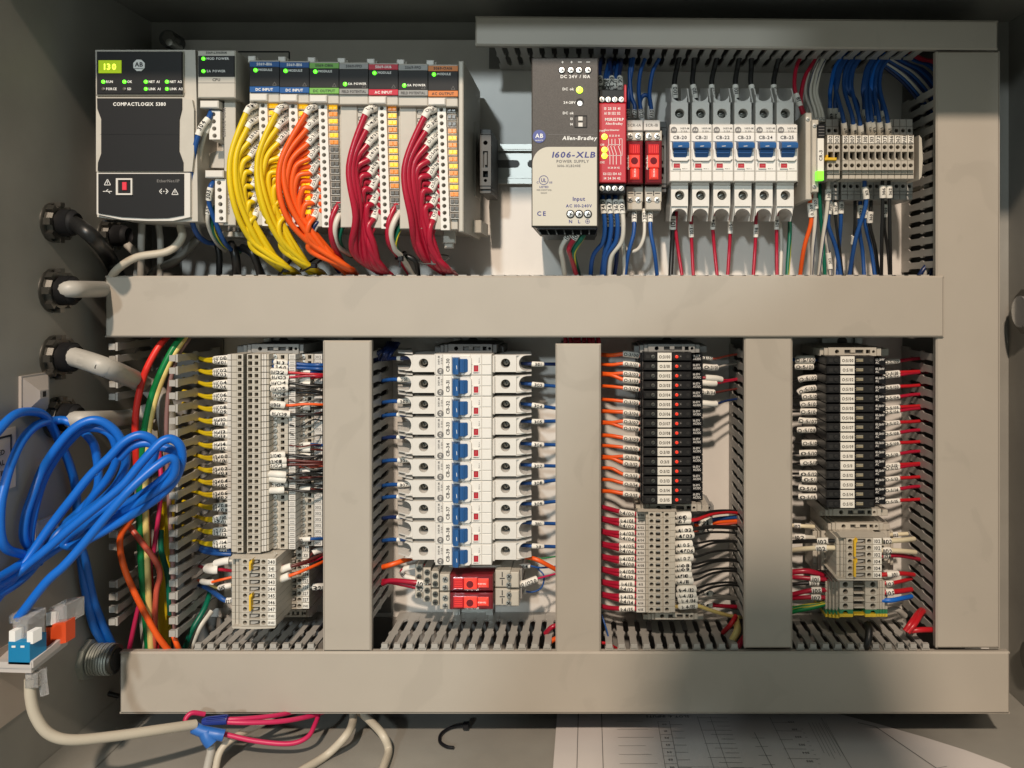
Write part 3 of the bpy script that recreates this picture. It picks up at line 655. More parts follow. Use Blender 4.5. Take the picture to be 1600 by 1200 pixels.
# ================================================================ red safety relay
sr = thing('safety_relay', 'narrow red safety relay with three lit lamps, between power supply and plug-in relays', 'relay', 957, 225, 140)
mb = MB(); mb.box(935.5, 140, 978, 160, -52, 110, M_BLK2, 1); mb.box(935.5, 286, 977.5, 302, -52, 110, M_BLK2, 1); mb.box(936, 160, 978, 286, -52, 110, M_RELR, 1.5); mb.box(975, 132, 979, 160, -56, 60, M_RELR, 1); mb.build('housing', sr)
f = MB(); f.box(935, 161, 978.5, 285.5, -60, -52, M_RELR, 1.5)
for t, y in (('13 23 33 41', 169.5), ('A1 S11 S52 S12', 177)): f.text(t, 956.5, y, -60, 4.2, M_INKW, squeeze=.9 if len(t) < 12 else .7)
f.text('MSR127RP', 960, 186.5, -60, 4.6, M_INKW); f.text('Allen-Bradley', 959.5, 193, -60, 3.6, M_INKW, squeeze=.85); f.text('Guardmaster', 956, 203, -60, 2.8, M_INKW); f.text('PWR', 941, 204.5, -60, 3.2, M_INKW, squeeze=.8); f.text('CH1', 941, 226, -60, 3.2, M_INKW, squeeze=.8); f.text('CH2', 941, 253.5, -60, 3.2, M_INKW, squeeze=.8)
f.text('13 23 33 41', 960, 212, -60, 3, M_INKW, squeeze=.8); f.text('14 24 34 42', 959, 262, -60, 3, M_INKW, squeeze=.8)
for x in (951, 956, 961, 968):
    f.line(x, 217, x, 228, -60, .8, M_INKW); f.line(x - 2, 228, x + 2, 240, -60, .8, M_INKW); f.line(x + 2, 240, x + 2, 257, -60, .8, M_INKW)
f.line(950, 226, 970, 226, -60, .6, M_INKW); f.line(950, 243, 972, 243, -60, .6, M_INKW); f.line(972, 217, 972, 243, -60, .6, M_INKW); f.line(966, 217, 972, 217, -60, .6, M_INKW)
for t, y in (('S21 S22 S34 A2', 271.5), ('14 24 34 42', 278.5)): f.text(t, 956.5, y, -60, 3.8, M_INKW, squeeze=.75 if len(t) > 12 else .9)
f.build('front_panel', sr)
for y in (213.5, 234, 243.5): led(sr, 944.5, y, -60.5, 4.4, M_YGLED)
for y, n in ((155.5, 4), (294.5, 4)):
    for k in range(n): f = MB(); f.screw(940.5 + k * 10.2, y, -53, 3.9, cross=False, ang=60 + 25 * k); f.build('screw', sr)

# ================================================================ plug-in relays with red bodies
def plug_relay(first=True):
    r = thing('plug_relay', '', 'relay', 991.5, 252, 140, 'red plug-in relays in grey sockets')
    b = MB(); b.box(978.5, 204, 1004.5, 219.5, 10, 130, M_TERM, 1); b.box(979, 219, 1004, 300, 45, 130, M_TERM, 1); b.box(978.5, 291, 1004.5, 315, 25, 130, M_TERM, 1); b.box(979, 315, 1003.5, 328, 20, 130, M_TERM, 1.5); b.box(982, 328, 1001, 333, 40, 120, M_TERM2, 1)
    for a in ((981, 302, 990, 302), (994, 302, 1002, 302), (992, 298, 992, 306)): b.line(*a, 25, 1.6, M_INK)
    b.build('socket', r)
    for x in (984.5, 997.5):
        f = MB(); f.screw(x, 212.5, 9, 4.6, ang=15 + x); f.build('screw', r); f = MB(); f.screw(x, 312 if x < 990 else 312.5, 20, 4.4, ang=40 + x); f.build('screw', r)
    f = MB(); f.box(978.8, 220, 1004.4, 287, 8, 60, M_RDRK, 2); f.build('relay_case', r)
    f = MB(); f.box(983, 225, 1000, 241, 5, 9, M_RCLR, 1); 
    for k in range(6): f.line(984.5 + k * 2.8, 227, 984.5 + k * 2.8, 239, 5, .7, M_RCOR)
    f.box(983, 241.5, 1000, 262, 3.5, 9, M_RCOR, 1.5); f.cyl(991.5, 251, 2.5, 4, 5.5, M_RDRK, 14); f.box(985, 263, 999, 280, 3.5, 9, M_RCOR, 3)
    f.text('Allen-Bradley', 981.3, 254, 7.6, 3.2, M_INKW, ang=90, squeeze=.8); f.text('700-HK36', 992, 270, 3.5, 2.5, M_INKW, squeeze=.8, ang=90); f.build('coil_window', r)
    return r
pr1 = plug_relay(); pr1['label'] = 'red plug-in relay in grey socket marked SCR-1A, left of its twin'
pr2 = dup(pr1, W(1018.5, 252, 140), label='red plug-in relay in grey socket marked SCR-1B, left of a dark end bracket')
for r, x, t in ((pr1, 991.5, 'SCR-1A'), (pr2, 1018.5, 'SCR-1B')):
    f = MB(); f.box(x - 12.8, 187.5, x + 12.8, 204, 6, 30, M_PLCL, 1); f.text(t, x, 195.5, 6, 4.4, M_INKG); f.build('name_tag', r)
REL0 = pr1
# ================================================================ circuit breakers
def breaker():
    r = thing('circuit_breaker', '', 'breaker', 1062.5, 234, 140, 'upper row of breakers')
    b = MB(); b.box(1046.3, 195, 1079, 283.5, 2, 130, M_BRK, .8); b.box(1047, 268, 1062.2, 283, 0, 4, M_BRKW, .8); b.box(1062.8, 268, 1078.6, 283, 0, 4, M_BRKW, .8)
    b.box(1047, 250.5, 1078.6, 267.2, 0, 4, M_BRKW, .8); b.box(1046.6, 195.5, 1078.8, 206.5, 0, 4, M_BRK, .8); b.box(1046.6, 207, 1078.8, 250, 0.5, 4, M_BRKW, .8)
    b.cyl(1053, 203, -.6, 0, 5, M_INKG, 16); b.text('AB', 1053, 203, -.8, 3.6, M_BRK); b.text('1489-M', 1070, 200.5, 0, 3.2, M_INKG); b.text('D 10A', 1069, 205, 0, 2.6, M_INKG)
    b.text('Made in', 1070, 263.5, 0, 1.6, M_INKG); b.text('I-ON', 1050, 258, 0, 2, M_INKG, ang=90); b.line(1063, 251, 1063, 267, 0, .5, M_INKG); b.build('body', r)
    for (ya, yb, hy) in ((160, 194.5, 177), (288, 322, 305)):
        f = MB(); f.holed(1048.5, ya, 1075, yb, 16, 130, 1062, hy, 7.6, M_BRK, 26, M_HOLE, n=16); f.cyl(1062, hy + (1 if ya < 200 else 1), 32, 42, 5.6, M_SCRD, 12, dome=1.5); f.line(1058.5, hy + 2.5, 1065.5, hy - .5, 30.5, 1.4, M_HOLE); f.build('terminal', r)
    f = MB(); f.box(1047, 194, 1078, 195.5, 10, 120, M_BRK, 0)
    for x in (1047.6, 1073.4): f.side([(138, 40), (160, 16), (160, 128), (138, 128)], x, x + 1.8, M_BRK)
    f.prism([(1049.4, 160), (1073.4, 160)] + [(1061.4 + 12 * math.cos(a), 147 + 11 * math.sin(a)) for a in [math.pi * k / 10 for k in range(11)]], 20, 128, M_BRK); f.build('terminal_shroud', r); f = MB(); f.box(1048.5, 283.5, 1075, 288, 10, 120, M_BRK, 1)
    for x in (1047.6, 1073.4): f.side([(322, 16), (346, 34), (346, 128), (322, 128)], x, x + 1.8, M_BRK)
    q = [(1049.4, 322), (1073.4, 322)] + [(1061.4 + 12 * math.cos(a), 337 - 11 * math.sin(a)) for a in [math.pi * k / 10 for k in range(11)]]
    f.prism(q, 20, 128, M_BRK); f.build('terminal_shroud', r)
    f = MB(); f.prism([(1048, 233), (1052, 233), (1053, 246), (1072, 246), (1073, 233), (1077.5, 233), (1077, 248), (1074, 251), (1051.5, 251), (1048.5, 248)], -5, 3, M_BRKW); f.build('toggle_guard', r)
    f = MB(); f.side([(221, -2), (222, -17), (226, -20), (231, -19), (233.5, -11), (240, -9), (246, -4), (247, 2), (221, 2)], 1052.2, 1072.8, M_TOG); f.side([(221, -2), (222.5, -18), (226, -21), (230.5, -20), (233, -12), (233, 2), (221, 2)], 1050, 1075, M_TOG)
    f.line(1060, 228.5, 1066, 228, -20.6, .8, M_INKW); f.box(1052.5, 237.5, 1072.5, 239.5, -11.5, 0, M_TOG, .6); f.build('toggle', r)
    f = MB(); f.frame(1051.5, 254, 1063.5, 263.5, -2.4, 2, 1052.6, 255.2, 1062.5, 262.3, M_BRKW, 1.2, M_RED); f.text('ON', 1057.6, 258.7, -1.3, 2.4, mat('window_print', (.6, .12, .12), .4)); f.build('status_window', r)
    return r
br = breaker(); BR_LOC = br.location.copy()
def turned(target, ref, loc):     # where a copy turned a quarter left must stand so that ref lands on target
    v = Matrix.Rotation(-math.pi / 2, 3, 'Y') @ (ref - loc); p = target - v; return Vector((p.x, loc.y, p.z))
def name_label(r, t, loc):       # white strip with the breaker's own name
    f = MB(); f.box(1047.4, 208, 1078, 220.8, -1, 2, M_PAPER if t[3] == '3' else M_BRKW, .3); f.text(t, 1062.4, 214.6, -1, 5.4, M_INK)
    sv = r['_b']; r['_b'] = tuple(BR_LOC); f.build('name_label', r); r['_b'] = sv
BRK = []
for k in range(6):
    lab = f'upright circuit breaker with blue toggle, marked CB-{20 + k}, in the upper row'
    if k == 0: r = br; r['label'] = lab
    else: r = dup(br, BR_LOC + Vector((k * 33.45 * U, 0, 0)), label=lab)
    BRK.append(r)
B2 = []
for k in range(10):
    r = dup(br, turned(W(719, 570.3 + k * 33.0, 0), W(1062.5, 234, 0), BR_LOC), rot=-math.pi / 2, label=f'sideways circuit breaker with blue toggle, marked CB-{30 + k}, in the lower column'); r['group'] = 'lower column of breakers'; B2.append(r)
for k, r in enumerate(BRK): name_label(r, f'CB-{20 + k}', 0)
for k, r in enumerate(B2): name_label(r, f'CB-{30 + k}', 0)
for k, t in enumerate(('upper', 'lower')):
    r = dup(REL0, turned(W(736, 911 + k * 29, 8), W(991.5, 253, 8), REL0.location), rot=-math.pi / 2, label=f'{t} red plug-in relay lying sideways below breaker CB-39')
    r['group'] = 'sideways red plug-in relays'
    for ch in list(r.children):
        if ch.name.startswith('name_tag'): bpy.data.objects.remove(ch)
    sv = r['_b']; r['_b'] = tuple(REL0.location)
    for a in range(3):
        f = MB(); f.box(979, 166 + a * 12.5, 1004, 178 + a * 12.5, 50 - a * 14, 125, M_TERM, 1); f.build('terminal_step', r)
        for x in (985.5, 998): f = MB(); f.screw(x, 172 + a * 12.5, 49 - a * 14, 4.3, M_SCRD, ang=x); f.build('screw', r)
    r['_b'] = sv
# ================================================================ slim interface relay and upper right terminals
cr3 = thing('slim_relay', 'slim grey relay marked CR-3 with a lit green lamp, beside the upper right terminals', 'relay', 1275, 232, 140)
mb = MB(); mb.box(1259, 176, 1268.5, 312, -8, 120, M_TERM, 1); mb.box(1268.8, 187, 1279, 300, -18, 120, M_TERM, 1); mb.screw(1262.5, 186, -8, 3, cross=False); mb.screw(1273, 196, -18, 3, cross=False, ang=30); mb.screw(1273, 291, -18, 3.4, cross=False, ang=50); mb.build('housing', cr3)
mb = MB(); mb.box(1277.5, 216, 1287.5, 281, -28, 40, M_PAPER, .5); mb.text('CR-3', 1282.3, 243, -28, 5.2, M_INK, ang=90); mb.build('name_label', cr3)
mb = MB(); mb.box(1277, 194, 1289, 216, -22, 40, M_BLK2, 1)
for k in range(4): mb.line(1279, 198 + k * 4.5, 1288, 198 + k * 4.5, -22, 1, M_INKG)
mb.build('grip', cr3)
mb = MB(); mb.box(1276.5, 267, 1287.5, 281.5, -31, -20, mat('lamp_green', (.25, .9, .05), .3, emit=.9, ecol=(.2, .9, .04)), 1); mb.build('indicator', cr3)
UT = ['302', '302', None, '305', '307', '308', '310', '313', '372', '373', '366', '362', 'SPARE', 'SPARE']
gT = 'two-tier terminals in the upper right row'
proto = None; x = 1292.5; nsp = 0
for k, t in enumerate(UT):
    if t is None: x += 3.5; continue
    x0, x1 = x, x + 9.6; x += 10.2
    r = thing('terminal_block', '', 'terminal block', (x0 + x1) / 2, 250, 140, gT)
    f = MB(); d0 = -12
    f.box(x0, 211, x1, 224.5, d0, 120, M_TERM, .5); f.holed(x0, 225, x1, 236, d0, 120, (x0 + x1) / 2, 230, 3.2, M_TERM, 14, n=10)
    f.frame(x0, 236, x1, 251, d0, 120, x0 + 1.2, 237, x1 - .4, 250, M_TERM, 14); f.prism([(x0 + 1, 246), (x0 + 5, 250), (x0 + 1, 250)], d0 - .3, d0 + 4, M_TERM)
    f.holed(x0, 251.5, x1, 265.5, d0, 120, (x0 + x1) / 2, 258.5, 3.3, M_TERM, 14, n=10); f.box(x0, 266, x1, 271.5, d0 + 6, 120, M_TERM, .6); f.box(x0, 272, x1, 279.5, d0 + 9, 120, M_TERM, .6); f.build('upper_tier', r)
    f = MB(); f.box(x0 - 2, 186, x1 - 2, 197.5, 36, 120, M_TERM2, .5); f.holed(x0 - 2, 198, x1 - 2, 210.5, 36, 120, (x0 + x1) / 2 - 2, 204, 3.2, M_TERM2, 14, n=10); f.build('rear_terminal', r); f = MB()
    f.holed(x0 - 2, 284, x1 - 2, 298, 36, 120, (x0 + x1) / 2 - 2, 291, 3.2, M_TERM2, 14, n=10); f.box(x0 - 2, 298.5, x1 - 2, 303.5, 40, 120, M_TERM2, .5); f.box(x0 - 2, 304, x1 - 2, 312, 44, 120, M_TERM2, .5); f.build('rear_terminal', r)
    f = MB(); f.box(x0 + .4, 212, x1 - .4, 224, d0 - 1, d0 + 2, M_PAPER, .3); f.text(t, (x0 + x1) / 2, 218, d0 - 1, 5.6, M_INK, ang=90, squeeze=.95 if len(t) < 4 else .62); f.build('marker', r)
    if t == 'SPARE': nsp += 1; r['label'] = 'beige spare terminal at the right end of the upper right row' if nsp == 2 else 'beige spare terminal next to the one marked 362, upper right row'
    elif t == '302': r['label'] = ('left' if k == 0 else 'right') + ' one of the two beige terminals marked 302 under the yellow jumper'
    else: r['label'] = f'beige two-tier terminal marked {t}, {ORD[k - 3]} right of the thin gap'
j = MB(); j.box(1289, 246, 1307.5, 250.5, -18, -6, M_JUMP, .8); j.box(1291, 242, 1294, 247, -14, -2, M_JUMP, .5); tag(j.build('jumper'), 'yellow jumper bridging the two terminals marked 302', 'jumper')
pl = MB(); pl.prism([(1436, 211), (1440, 216), (1442, 248), (1440, 276), (1436, 281)], -12, 120, M_TERM); tag(pl.build('end_plate'), 'thin beige end plate after the last spare terminal in the upper right row', 'end plate')
end_bracket('beige end bracket at the right end of the upper right terminals', 1444, 196, 1452, 300, 60, M_TERM, False)

# ================================================================ tall stack of sensor terminals (left column)
P9 = 9.72
def sensor_block():
    y0, y1 = 553.2, 553.2 + P9 - .55; c = (y0 + y1) / 2
    r = thing('terminal_block', '', 'terminal block', 430, c, 140, 'tall stack of three-level sensor terminals')
    f = MB(); f.box(355, y0 + .6, 361, y1, 10, 130, M_PLCL, .6)
    f.box(361.5, y0, 370, y1, -16, 130, M_TERM, .6); f.frame(370, y0, 380, y1, -18, 130, 371.5, c - 2.8, 377.5, c + 3.2, M_TERM, 12); f.box(380, y0, 386, y1, -2, 130, M_TERM2, 0)
    f.frame(386, y0, 397, y1, -20, 130, 387.5, c - 3.2, 394, c + 3.4, M_TERM, 12); f.frame(397, y0, 407, y1, -20, 130, 397.8, c - 2.8, 403.5, c + 3, M_TERM, 12)
    for k in range(3): f.box(408 + k * 4.2, y0 + .3, 411.6 + k * 4.2, y1 - .3, -15 + k * 3, 130, M_PLCL if k < 2 else M_TERM, .5)
    f.build('front_level', r)
    f = MB(); f.box(421.5, y0, 437, y1, 8, 130, M_TERM, .5); f.frame(437, y0, 450, y1, 6, 130, 438.5, c - 3, 444.5, c + 3.2, M_TERM, 10); f.build('middle_level', r)
    f = MB(); f.box(451, y0 + .3, 461.5, y1 - .3, 2, 130, M_PLCL, .5); f.line(453, c - 1.5, 460, c - 1.5, 2, .9, M_INKG); f.line(453, c + 1.6, 460, c + 1.6, 2, .9, M_INKG); f.build('marker', r)
    f = MB(); f.cyl(429, c, 5.5, 9, 4.3, M_SCREW, 12, dome=.4); f.line(426.5, c + 1.6, 431.5, c - 1.6, 4.6, 1, M_SCRD); f.build('screw', r)
    f = MB(); f.box(466, y0, 480, y1, 30, 130, M_TERM, .5); f.frame(480, y0, 490, y1, 28, 130, 481, c - 3, 486.5, c + 3.2, M_TERM, 10); f.build('rear_level', r)
    f = MB(); f.cyl(473, c, 27.5, 31, 4.2, M_SCREW, 12, dome=.4); f.line(470.5, c + 1.2, 475.5, c - 1.6, 26.6, 1, M_SCRD); f.build('screw', r)
    f = MB(); f.box(491, y0 + .2, 503.5, y1 - .2, 25, 130, M_PLCL, .4); f.text('302', 497, c, 25, 4.6, M_INKG, squeeze=.9); f.build('rear_marker', r)
    return r
sb = sensor_block(); SBL = sb.location.copy()
for k in range(32):
    ch = f'I:{1 + k // 16}/{k % 16:02d}'
    r = sb if k == 0 else dup(sb, SBL + Vector((0, 0, -k * P9 * (D + 0) / D * U * 0.985)))
    r['label'] = f'beige sensor terminal, {ORD[k % 16]} in the {"upper" if k < 16 else "lower"} half of the tall stack'
def stack2(rows, x0, x1, y0, pitch, d, xs, group, where, lower=False, jump=()):
    for k, t in enumerate(rows):
        ya, yb = y0 + k * pitch, y0 + (k + 1) * pitch - .5; c = (ya + yb) / 2; w_ = x1 - x0
        r = thing('terminal_block', '', 'terminal block', (x0 + x1) / 2, c, 140, group); f = MB()
        q = lambda u: x0 + w_ * u
        f.box(q(0), ya, q(.08), yb, d + 16, 130, M_TERM, .5); f.box(q(.09), ya, q(.16), yb, d + 9, 130, M_TERM, .5); f.box(q(.17), ya, q(.21), yb, d + 4, 130, M_TERM, .5)
        f.holed(q(.215), ya, q(.39), yb, d, 130, q(.30), c, min(3.4, pitch * .34), M_TERM, 14, n=10); f.frame(q(.39), ya, q(.66), yb, d, 130, q(.40), ya + 1.2, q(.64), yb - .6, M_TERM, 14)
        f.prism([(q(.43), c - 2), (q(.6), c - 2), (q(.6), c), (q(.5), c + 2), (q(.43), c + 2)], d + 3, d + 9, M_TERM2)
        f.holed(q(.66), ya, q(.80), yb, d, 130, q(.72), c, min(3.4, pitch * .34), M_TERM, 14, n=10); f.box(q(.80), ya, q(1), yb, d, 130, M_TERM, .5); f.build('housing', r)
        f = MB(); f.box(q(.81), ya + .4, q(.995), yb - .4, d - 1, d + 2, M_PAPER, .3); f.text(t, q(.9), c, d - 1, 5.6 if len(t) < 4 else 4, M_INK, squeeze=min(1, w_ / 80) if len(t) < 4 else .62 * w_ / 76); f.build('marker', r)
        same = rows.count(t)
        if same > 1:
            n_ = rows[:k].count(t); o_ = ('upper', 'lower') if same == 2 else ('topmost', 'middle', 'lowest'); r['label'] = f'{o_[n_]} beige terminal marked {t} {where}' if same < 3 else f'beige terminal marked {t}, {ORD[k]} of six under the unlit relays'
        else: r['label'] = f'beige terminal marked {t}, {ORD[k]} from the top {where}'
    for a, b in jump:
        f = MB(); ya = y0 + a * pitch + 2; yb = y0 + (b + 1) * pitch - 2.5
        f.prism([(x0 + w_ * .39, ya + 3), (x0 + w_ * .46, ya - 1), (x0 + w_ * .46, ya + 4), (x0 + w_ * .43, ya + 6), (x0 + w_ * .43, yb), (x0 + w_ * .39, yb)], d - 7, d + 6, M_JUMP)
        tag(f.build('jumper'), f'{"upper" if a < 2 else "lower"} yellow jumper, terminals {rows[a]} to {rows[b]} {where}', 'jumper', 'yellow jumpers on the terminals')
stack2(['320', '321', '322', '323', '324', '325', '326', '327', '327', 'SPARE'], 428, 483, 853, 9.9, 34, None, 'rear terminals 320 to 327', 'in the rear group at the stack bottom', jump=((0, 1), (5, 7)))
stack2(['340', '341', '342', '343', '344', '345', '346', '347', 'SPARE', 'SPARE'], 362, 431, 873, 10.55, -34, None, 'front terminals 340 to 347', 'in the front group below the tall stack', jump=((0, 1), (5, 7)))
f = MB(); f.side([(866, -20), (873, -34), (873, 120), (866, 120)], 364, 432, M_TERM); tag(f.build('end_plate'), 'sloped beige end plate right above the front terminal marked 340', 'end plate')
f = MB(); f.prism([(362, 979), (431, 979), (429, 981.5), (400, 983), (364, 982)], -34, 120, M_TERM); tag(f.build('end_plate'), 'beige end plate under the lowest spare terminal of the front group', 'end plate')
f = MB(); f.side([(845, 50), (852.5, 34), (852.5, 120), (845, 120)], 432, 484, M_TERM); tag(f.build('end_plate'), 'sloped beige end plate over the rear terminal marked 320, behind the screws', 'end plate')

# ================================================================ slim black relays, two columns
def slim(x, y0, p, lit):
    r = thing('slim_relay', '', 'relay', x + 45, y0 + p / 2, 140, 'black relays with glowing red lamps' if lit else 'black relays with clear unlit lamps')
    ya, yb = y0, y0 + p - 1.6; c = (ya + yb) / 2; b = MB()
    b.box(x, ya, x + 76, yb, -8, 130, M_BLK2, 1); b.box(x - 8, ya + 1.5, x, yb + .8, 45, 130, M_BLK2, .8); b.box(x - 4, ya + 1, x, yb + .5, 22, 130, M_BLK2, .8)
    b.box(x + 1, ya + .6, x + 22, yb - .6, -12, -4, M_BLACK, 1); b.box(x + 45, ya + .5, x + 75, yb - .5, -11, -4, M_BLACK, 1); b.box(x + 4, c - 2.8, x + 11, c + 3, -12.6, -9, M_HOLE, .3); b.build('housing', r)
    f = MB(); f.cyl(x + 15.5, c, -13.5, -10, 3, M_SCRD if lit else M_HOLE, 12, dome=.5); f.line(x + 13.5, c + 1, x + 17.5, c - 1.2, -14.2, .7, M_HOLE); f.build('screw', r)
    f = MB(); f.cyl(x + 70, c, -11.7, -10, 2.8, M_HOLE, 10); f.build('test_hole', r)
    if lit: f = MB(); f.box(x + 47, c - 3.4, x + 61, c + 3.4, -11.6, -9, M_HOLE, .3); f.cyl(x + 52.5, c, -13.5, -11, 2.5, M_RLED, 10, dome=1); f.cyl(x + 58.5, c - .5, -13, -11, 1.2, M_INKG, 8); f.build('indicator', r)
    else: f = MB(); f.box(x + 47, c - 2.6, x + 58, c + 2.4, -12.6, -10, M_CLED, .6); f.line(x + 45, c - 1, x + 50, c, -12.8, .7, M_INKG); f.line(x + 50, c - 2, x + 57, c - 2, -12.8, .7, M_SCREW); f.build('indicator', r)
    f = MB(); f.box(x + 76.5, ya + 2, x + 93, yb + 1, 30, 130, M_BLK2, .6)
    for k, t in enumerate(('10-57V', 'AC/DC') if lit else ('85-264V', 'AC')): f.text(t, x + (77 if not lit else 78), ya + 5.2 + k * 4.6, 30, 3.5, M_INKW, squeeze=.72, align=1)
    f.build('rating_tag', r); return r
def relay_column(x, y0, p, lit, pre):
    r0 = slim(x, y0, p, lit); L0 = r0.location.copy(); b0 = r0['_b']
    RR = [r0 if k == 0 else dup(r0, L0 + Vector((0, 0, -k * p * U * (D - 10) / D))) for k in range(16)]
    for k in range(16):
        t = f'{pre}/{k:02d}'; r = RR[k]
        c = y0 + (p - 1.6) / 2; f = MB(); f.box(x + 22.5, y0 + .5, x + 44.5, y0 + p - 2, -13, -8, M_PAPER, .5); f.text(t, x + 33.5, c, -13, 4.9, mat('ink_brown', (.05, .045, .035), .6), squeeze=.82)
        sv = r['_b']; r['_b'] = b0; f.build('name_label', r); r['_b'] = sv
        r['label'] = f'slim black relay with ' + ('glowing red lamp' if lit else 'clear unlit lamp') + f', {ORD[k]} from the top, label {t}'
relay_column(1005, 550.8, 14.88, True, 'O:3')
relay_column(1291, 556.5, 14.92, False, 'O:5')
# ================================================================ input terminals under the lit relays
gI = 'marked input terminals I:4/00 to I:4/15'
for k in range(16):
    y0 = 800 + k * 9.85; y1 = y0 + 9.35; c = (y0 + y1) / 2; d = -6; t = f'I:4/{k:02d}'
    r = thing('terminal_block', f'narrow beige terminal marked {t}, {ORD[k]} from the top between crimson and black wires', 'terminal block', 1025, c, 140, gI)
    f = MB(); f.side([(y0, 24), (y1, 24), (y1, 120), (y0, 120)], 995, 1009, M_TERM)
    f.box(1009, y0 + .2, 1013, y1, d + 8, 120, M_TERM, .4); f.holed(1013, y0, 1023, y1, d, 120, 1018, c, 3.2, M_TERM, 12, M_SCRD, n=10); f.frame(1023, y0, 1034, y1, d, 120, 1024.5, c - 2.2, 1032, c + 3.4, M_TERM, 10); f.box(1025.5, c - 3.6, 1031, c - 1, d - 2, d + 4, M_SCREW, .5)
    f.box(1034, y0, 1037, y1, d + 4, 120, M_TERM, .4); f.holed(1037, y0, 1047, y1, d, 120, 1042, c, 3.2, M_TERM, 12, M_SCRD, n=10); f.box(1047, y0, 1055, y1, d, 120, M_TERM, .5)
    f.box(1060, y0, 1076, y1, 60, 120, M_TERM2, .5); f.build('housing', r)
    f = MB(); f.prism([(994.5, y0 + .5), (1008, y0 + .5), (1008, y1 - .5), (994.5, y1 - .5)], 22, 26, M_PLCL); f.text(t[2:], 1001, c, 22, 3.8, M_INK, squeeze=.9); f.build('marker', r)
f = MB(); f.side([(794, 6), (799.5, -6), (799.5, 120), (794, 120)], 996, 1056, M_TERM); tag(f.build('end_plate'), 'sloped beige end plate on the marked input terminals, under the end bracket', 'end plate')
end_bracket('second grey end bracket right behind the marker flags of input terminals', 1084, 788, 1112, 800, 70, M_ANCH)
# ================================================================ terminals 102 and 104 and ground terminals
stack2(['102', '102', '102', '104', '104', '104'], 1307, 1378, 840.5, 10.6, -26, None, 'terminals marked 102 and 104', 'in the small group under the unlit relays', jump=((0, 2), (3, 5)))
f = MB(); f.side([(831, -2), (840, -26), (840, 120), (831, 120)], 1307, 1379, M_TERM); tag(f.build('end_plate'), 'sloped beige end plate on the 102 and 104 terminals', 'end plate')
f = MB(); f.prism([(1307, 904.5), (1378, 904.5), (1374, 907), (1310, 907)], -26, 100, M_TERM); tag(f.build('end_plate'), 'beige end plate under the lowest terminal marked 104', 'end plate')
for s, nm in ((-1, 'left'), (1, 'right')):
    for k in range(6):
        y0 = 830 + k * 10.2; y1 = y0 + 9.7; c = (y0 + y1) / 2
        r = thing('terminal_block', f'{ORD[k]} rear beige terminal from the top, {nm} of the 102 and 104 terminals', 'terminal block', 1340, c, 140, f'rear terminals on the {nm} of the 102 group')
        f = MB(); xa = 1274 if s < 0 else 1376
        if s < 0: f.box(1270, y0, 1278, y1, 70, 120, M_TERM, .5); f.box(1278.5, y0, 1283, y1, 62, 120, M_TERM, .5); f.holed(1283.5, y0, 1297, y1, 50, 120, 1291, c, 3.2, M_TERM, 12, n=10); f.box(1297, y0, 1310, y1, 50, 120, M_TERM2, .5)
        else: f.holed(1374, y0, 1387, y1, 50, 120, 1379, c, 3.2, M_TERM, 12, n=10); f.box(1387.5, y0, 1391, y1, 62, 120, M_TERM, .5); f.box(1391.5, y0, 1396, y1, 70, 120, M_TERM, .5)
        f.build('housing', r)
GT = ['101', '103', '105', '107', 'ground']
for k, t in enumerate(GT):
    y0 = 908 + k * 11.2; y1 = y0 + 10.6; c = (y0 + y1) / 2; d = -4; m = M_TERM
    r = thing('terminal_block', f'{ORD[k]} ladder terminal from the top, beside the wires marked {t}' if t != 'ground' else 'green and yellow ground terminal at the bottom of its column', 'terminal block', 1340, c, 140, 'ladder terminals in the right column')
    f = MB(); g1, g2 = mat('ground_green', (.03, .22, .10), .45), mat('ground_yellow', (.72, .50, .03), .45)
    for q in range(4):
        f.box(1290 + q * 5.6, y0 + q * .6, 1295 + q * 5.6, y1 + q * .6, 40 - q * 11, 120, m if t != 'ground' else g1, .5); f.box(1370 + q * 4.3, y0, 1374 + q * 4.3, y1, 4 + q * 9, 120, m if t != 'ground' else g1, .5)
        if t == 'ground': f.box(1290 + q * 5.6, y1 - 4 + q * .6, 1295 + q * 5.6, y1 + 1 + q * .6, 39 - q * 11, 120, g2, .5); f.box(1370 + q * 4.3, y1 - 4, 1374 + q * 4.3, y1 + .6, 3 + q * 9, 120, g2, .5)
    mm = m if t != 'ground' else g1
    f.holed(1312, y0, 1333, y1, d, 120, 1321, c, 4.2, mm, 14, n=12); f.holed(1352, y0, 1370, y1, d, 120, 1364, c, 4.2, mm, 14, n=12); f.box(1333, y0 + 1, 1352, y1 - 2, d + 14, 120, M_TERM2 if t != 'ground' else g1, 1); f.box(1334, y1 - 4, 1351, y1 - 1.5, d + 4, 100, m if t != 'ground' else g2, .6)
    if t == 'ground': f.box(1312, y1 - 4, 1333, y1 + 1, d - 1, 100, g2, .5); f.box(1352, y1 - 4, 1370, y1 + 1, d - 1, 100, g2, .5)
    f.build('housing', r)
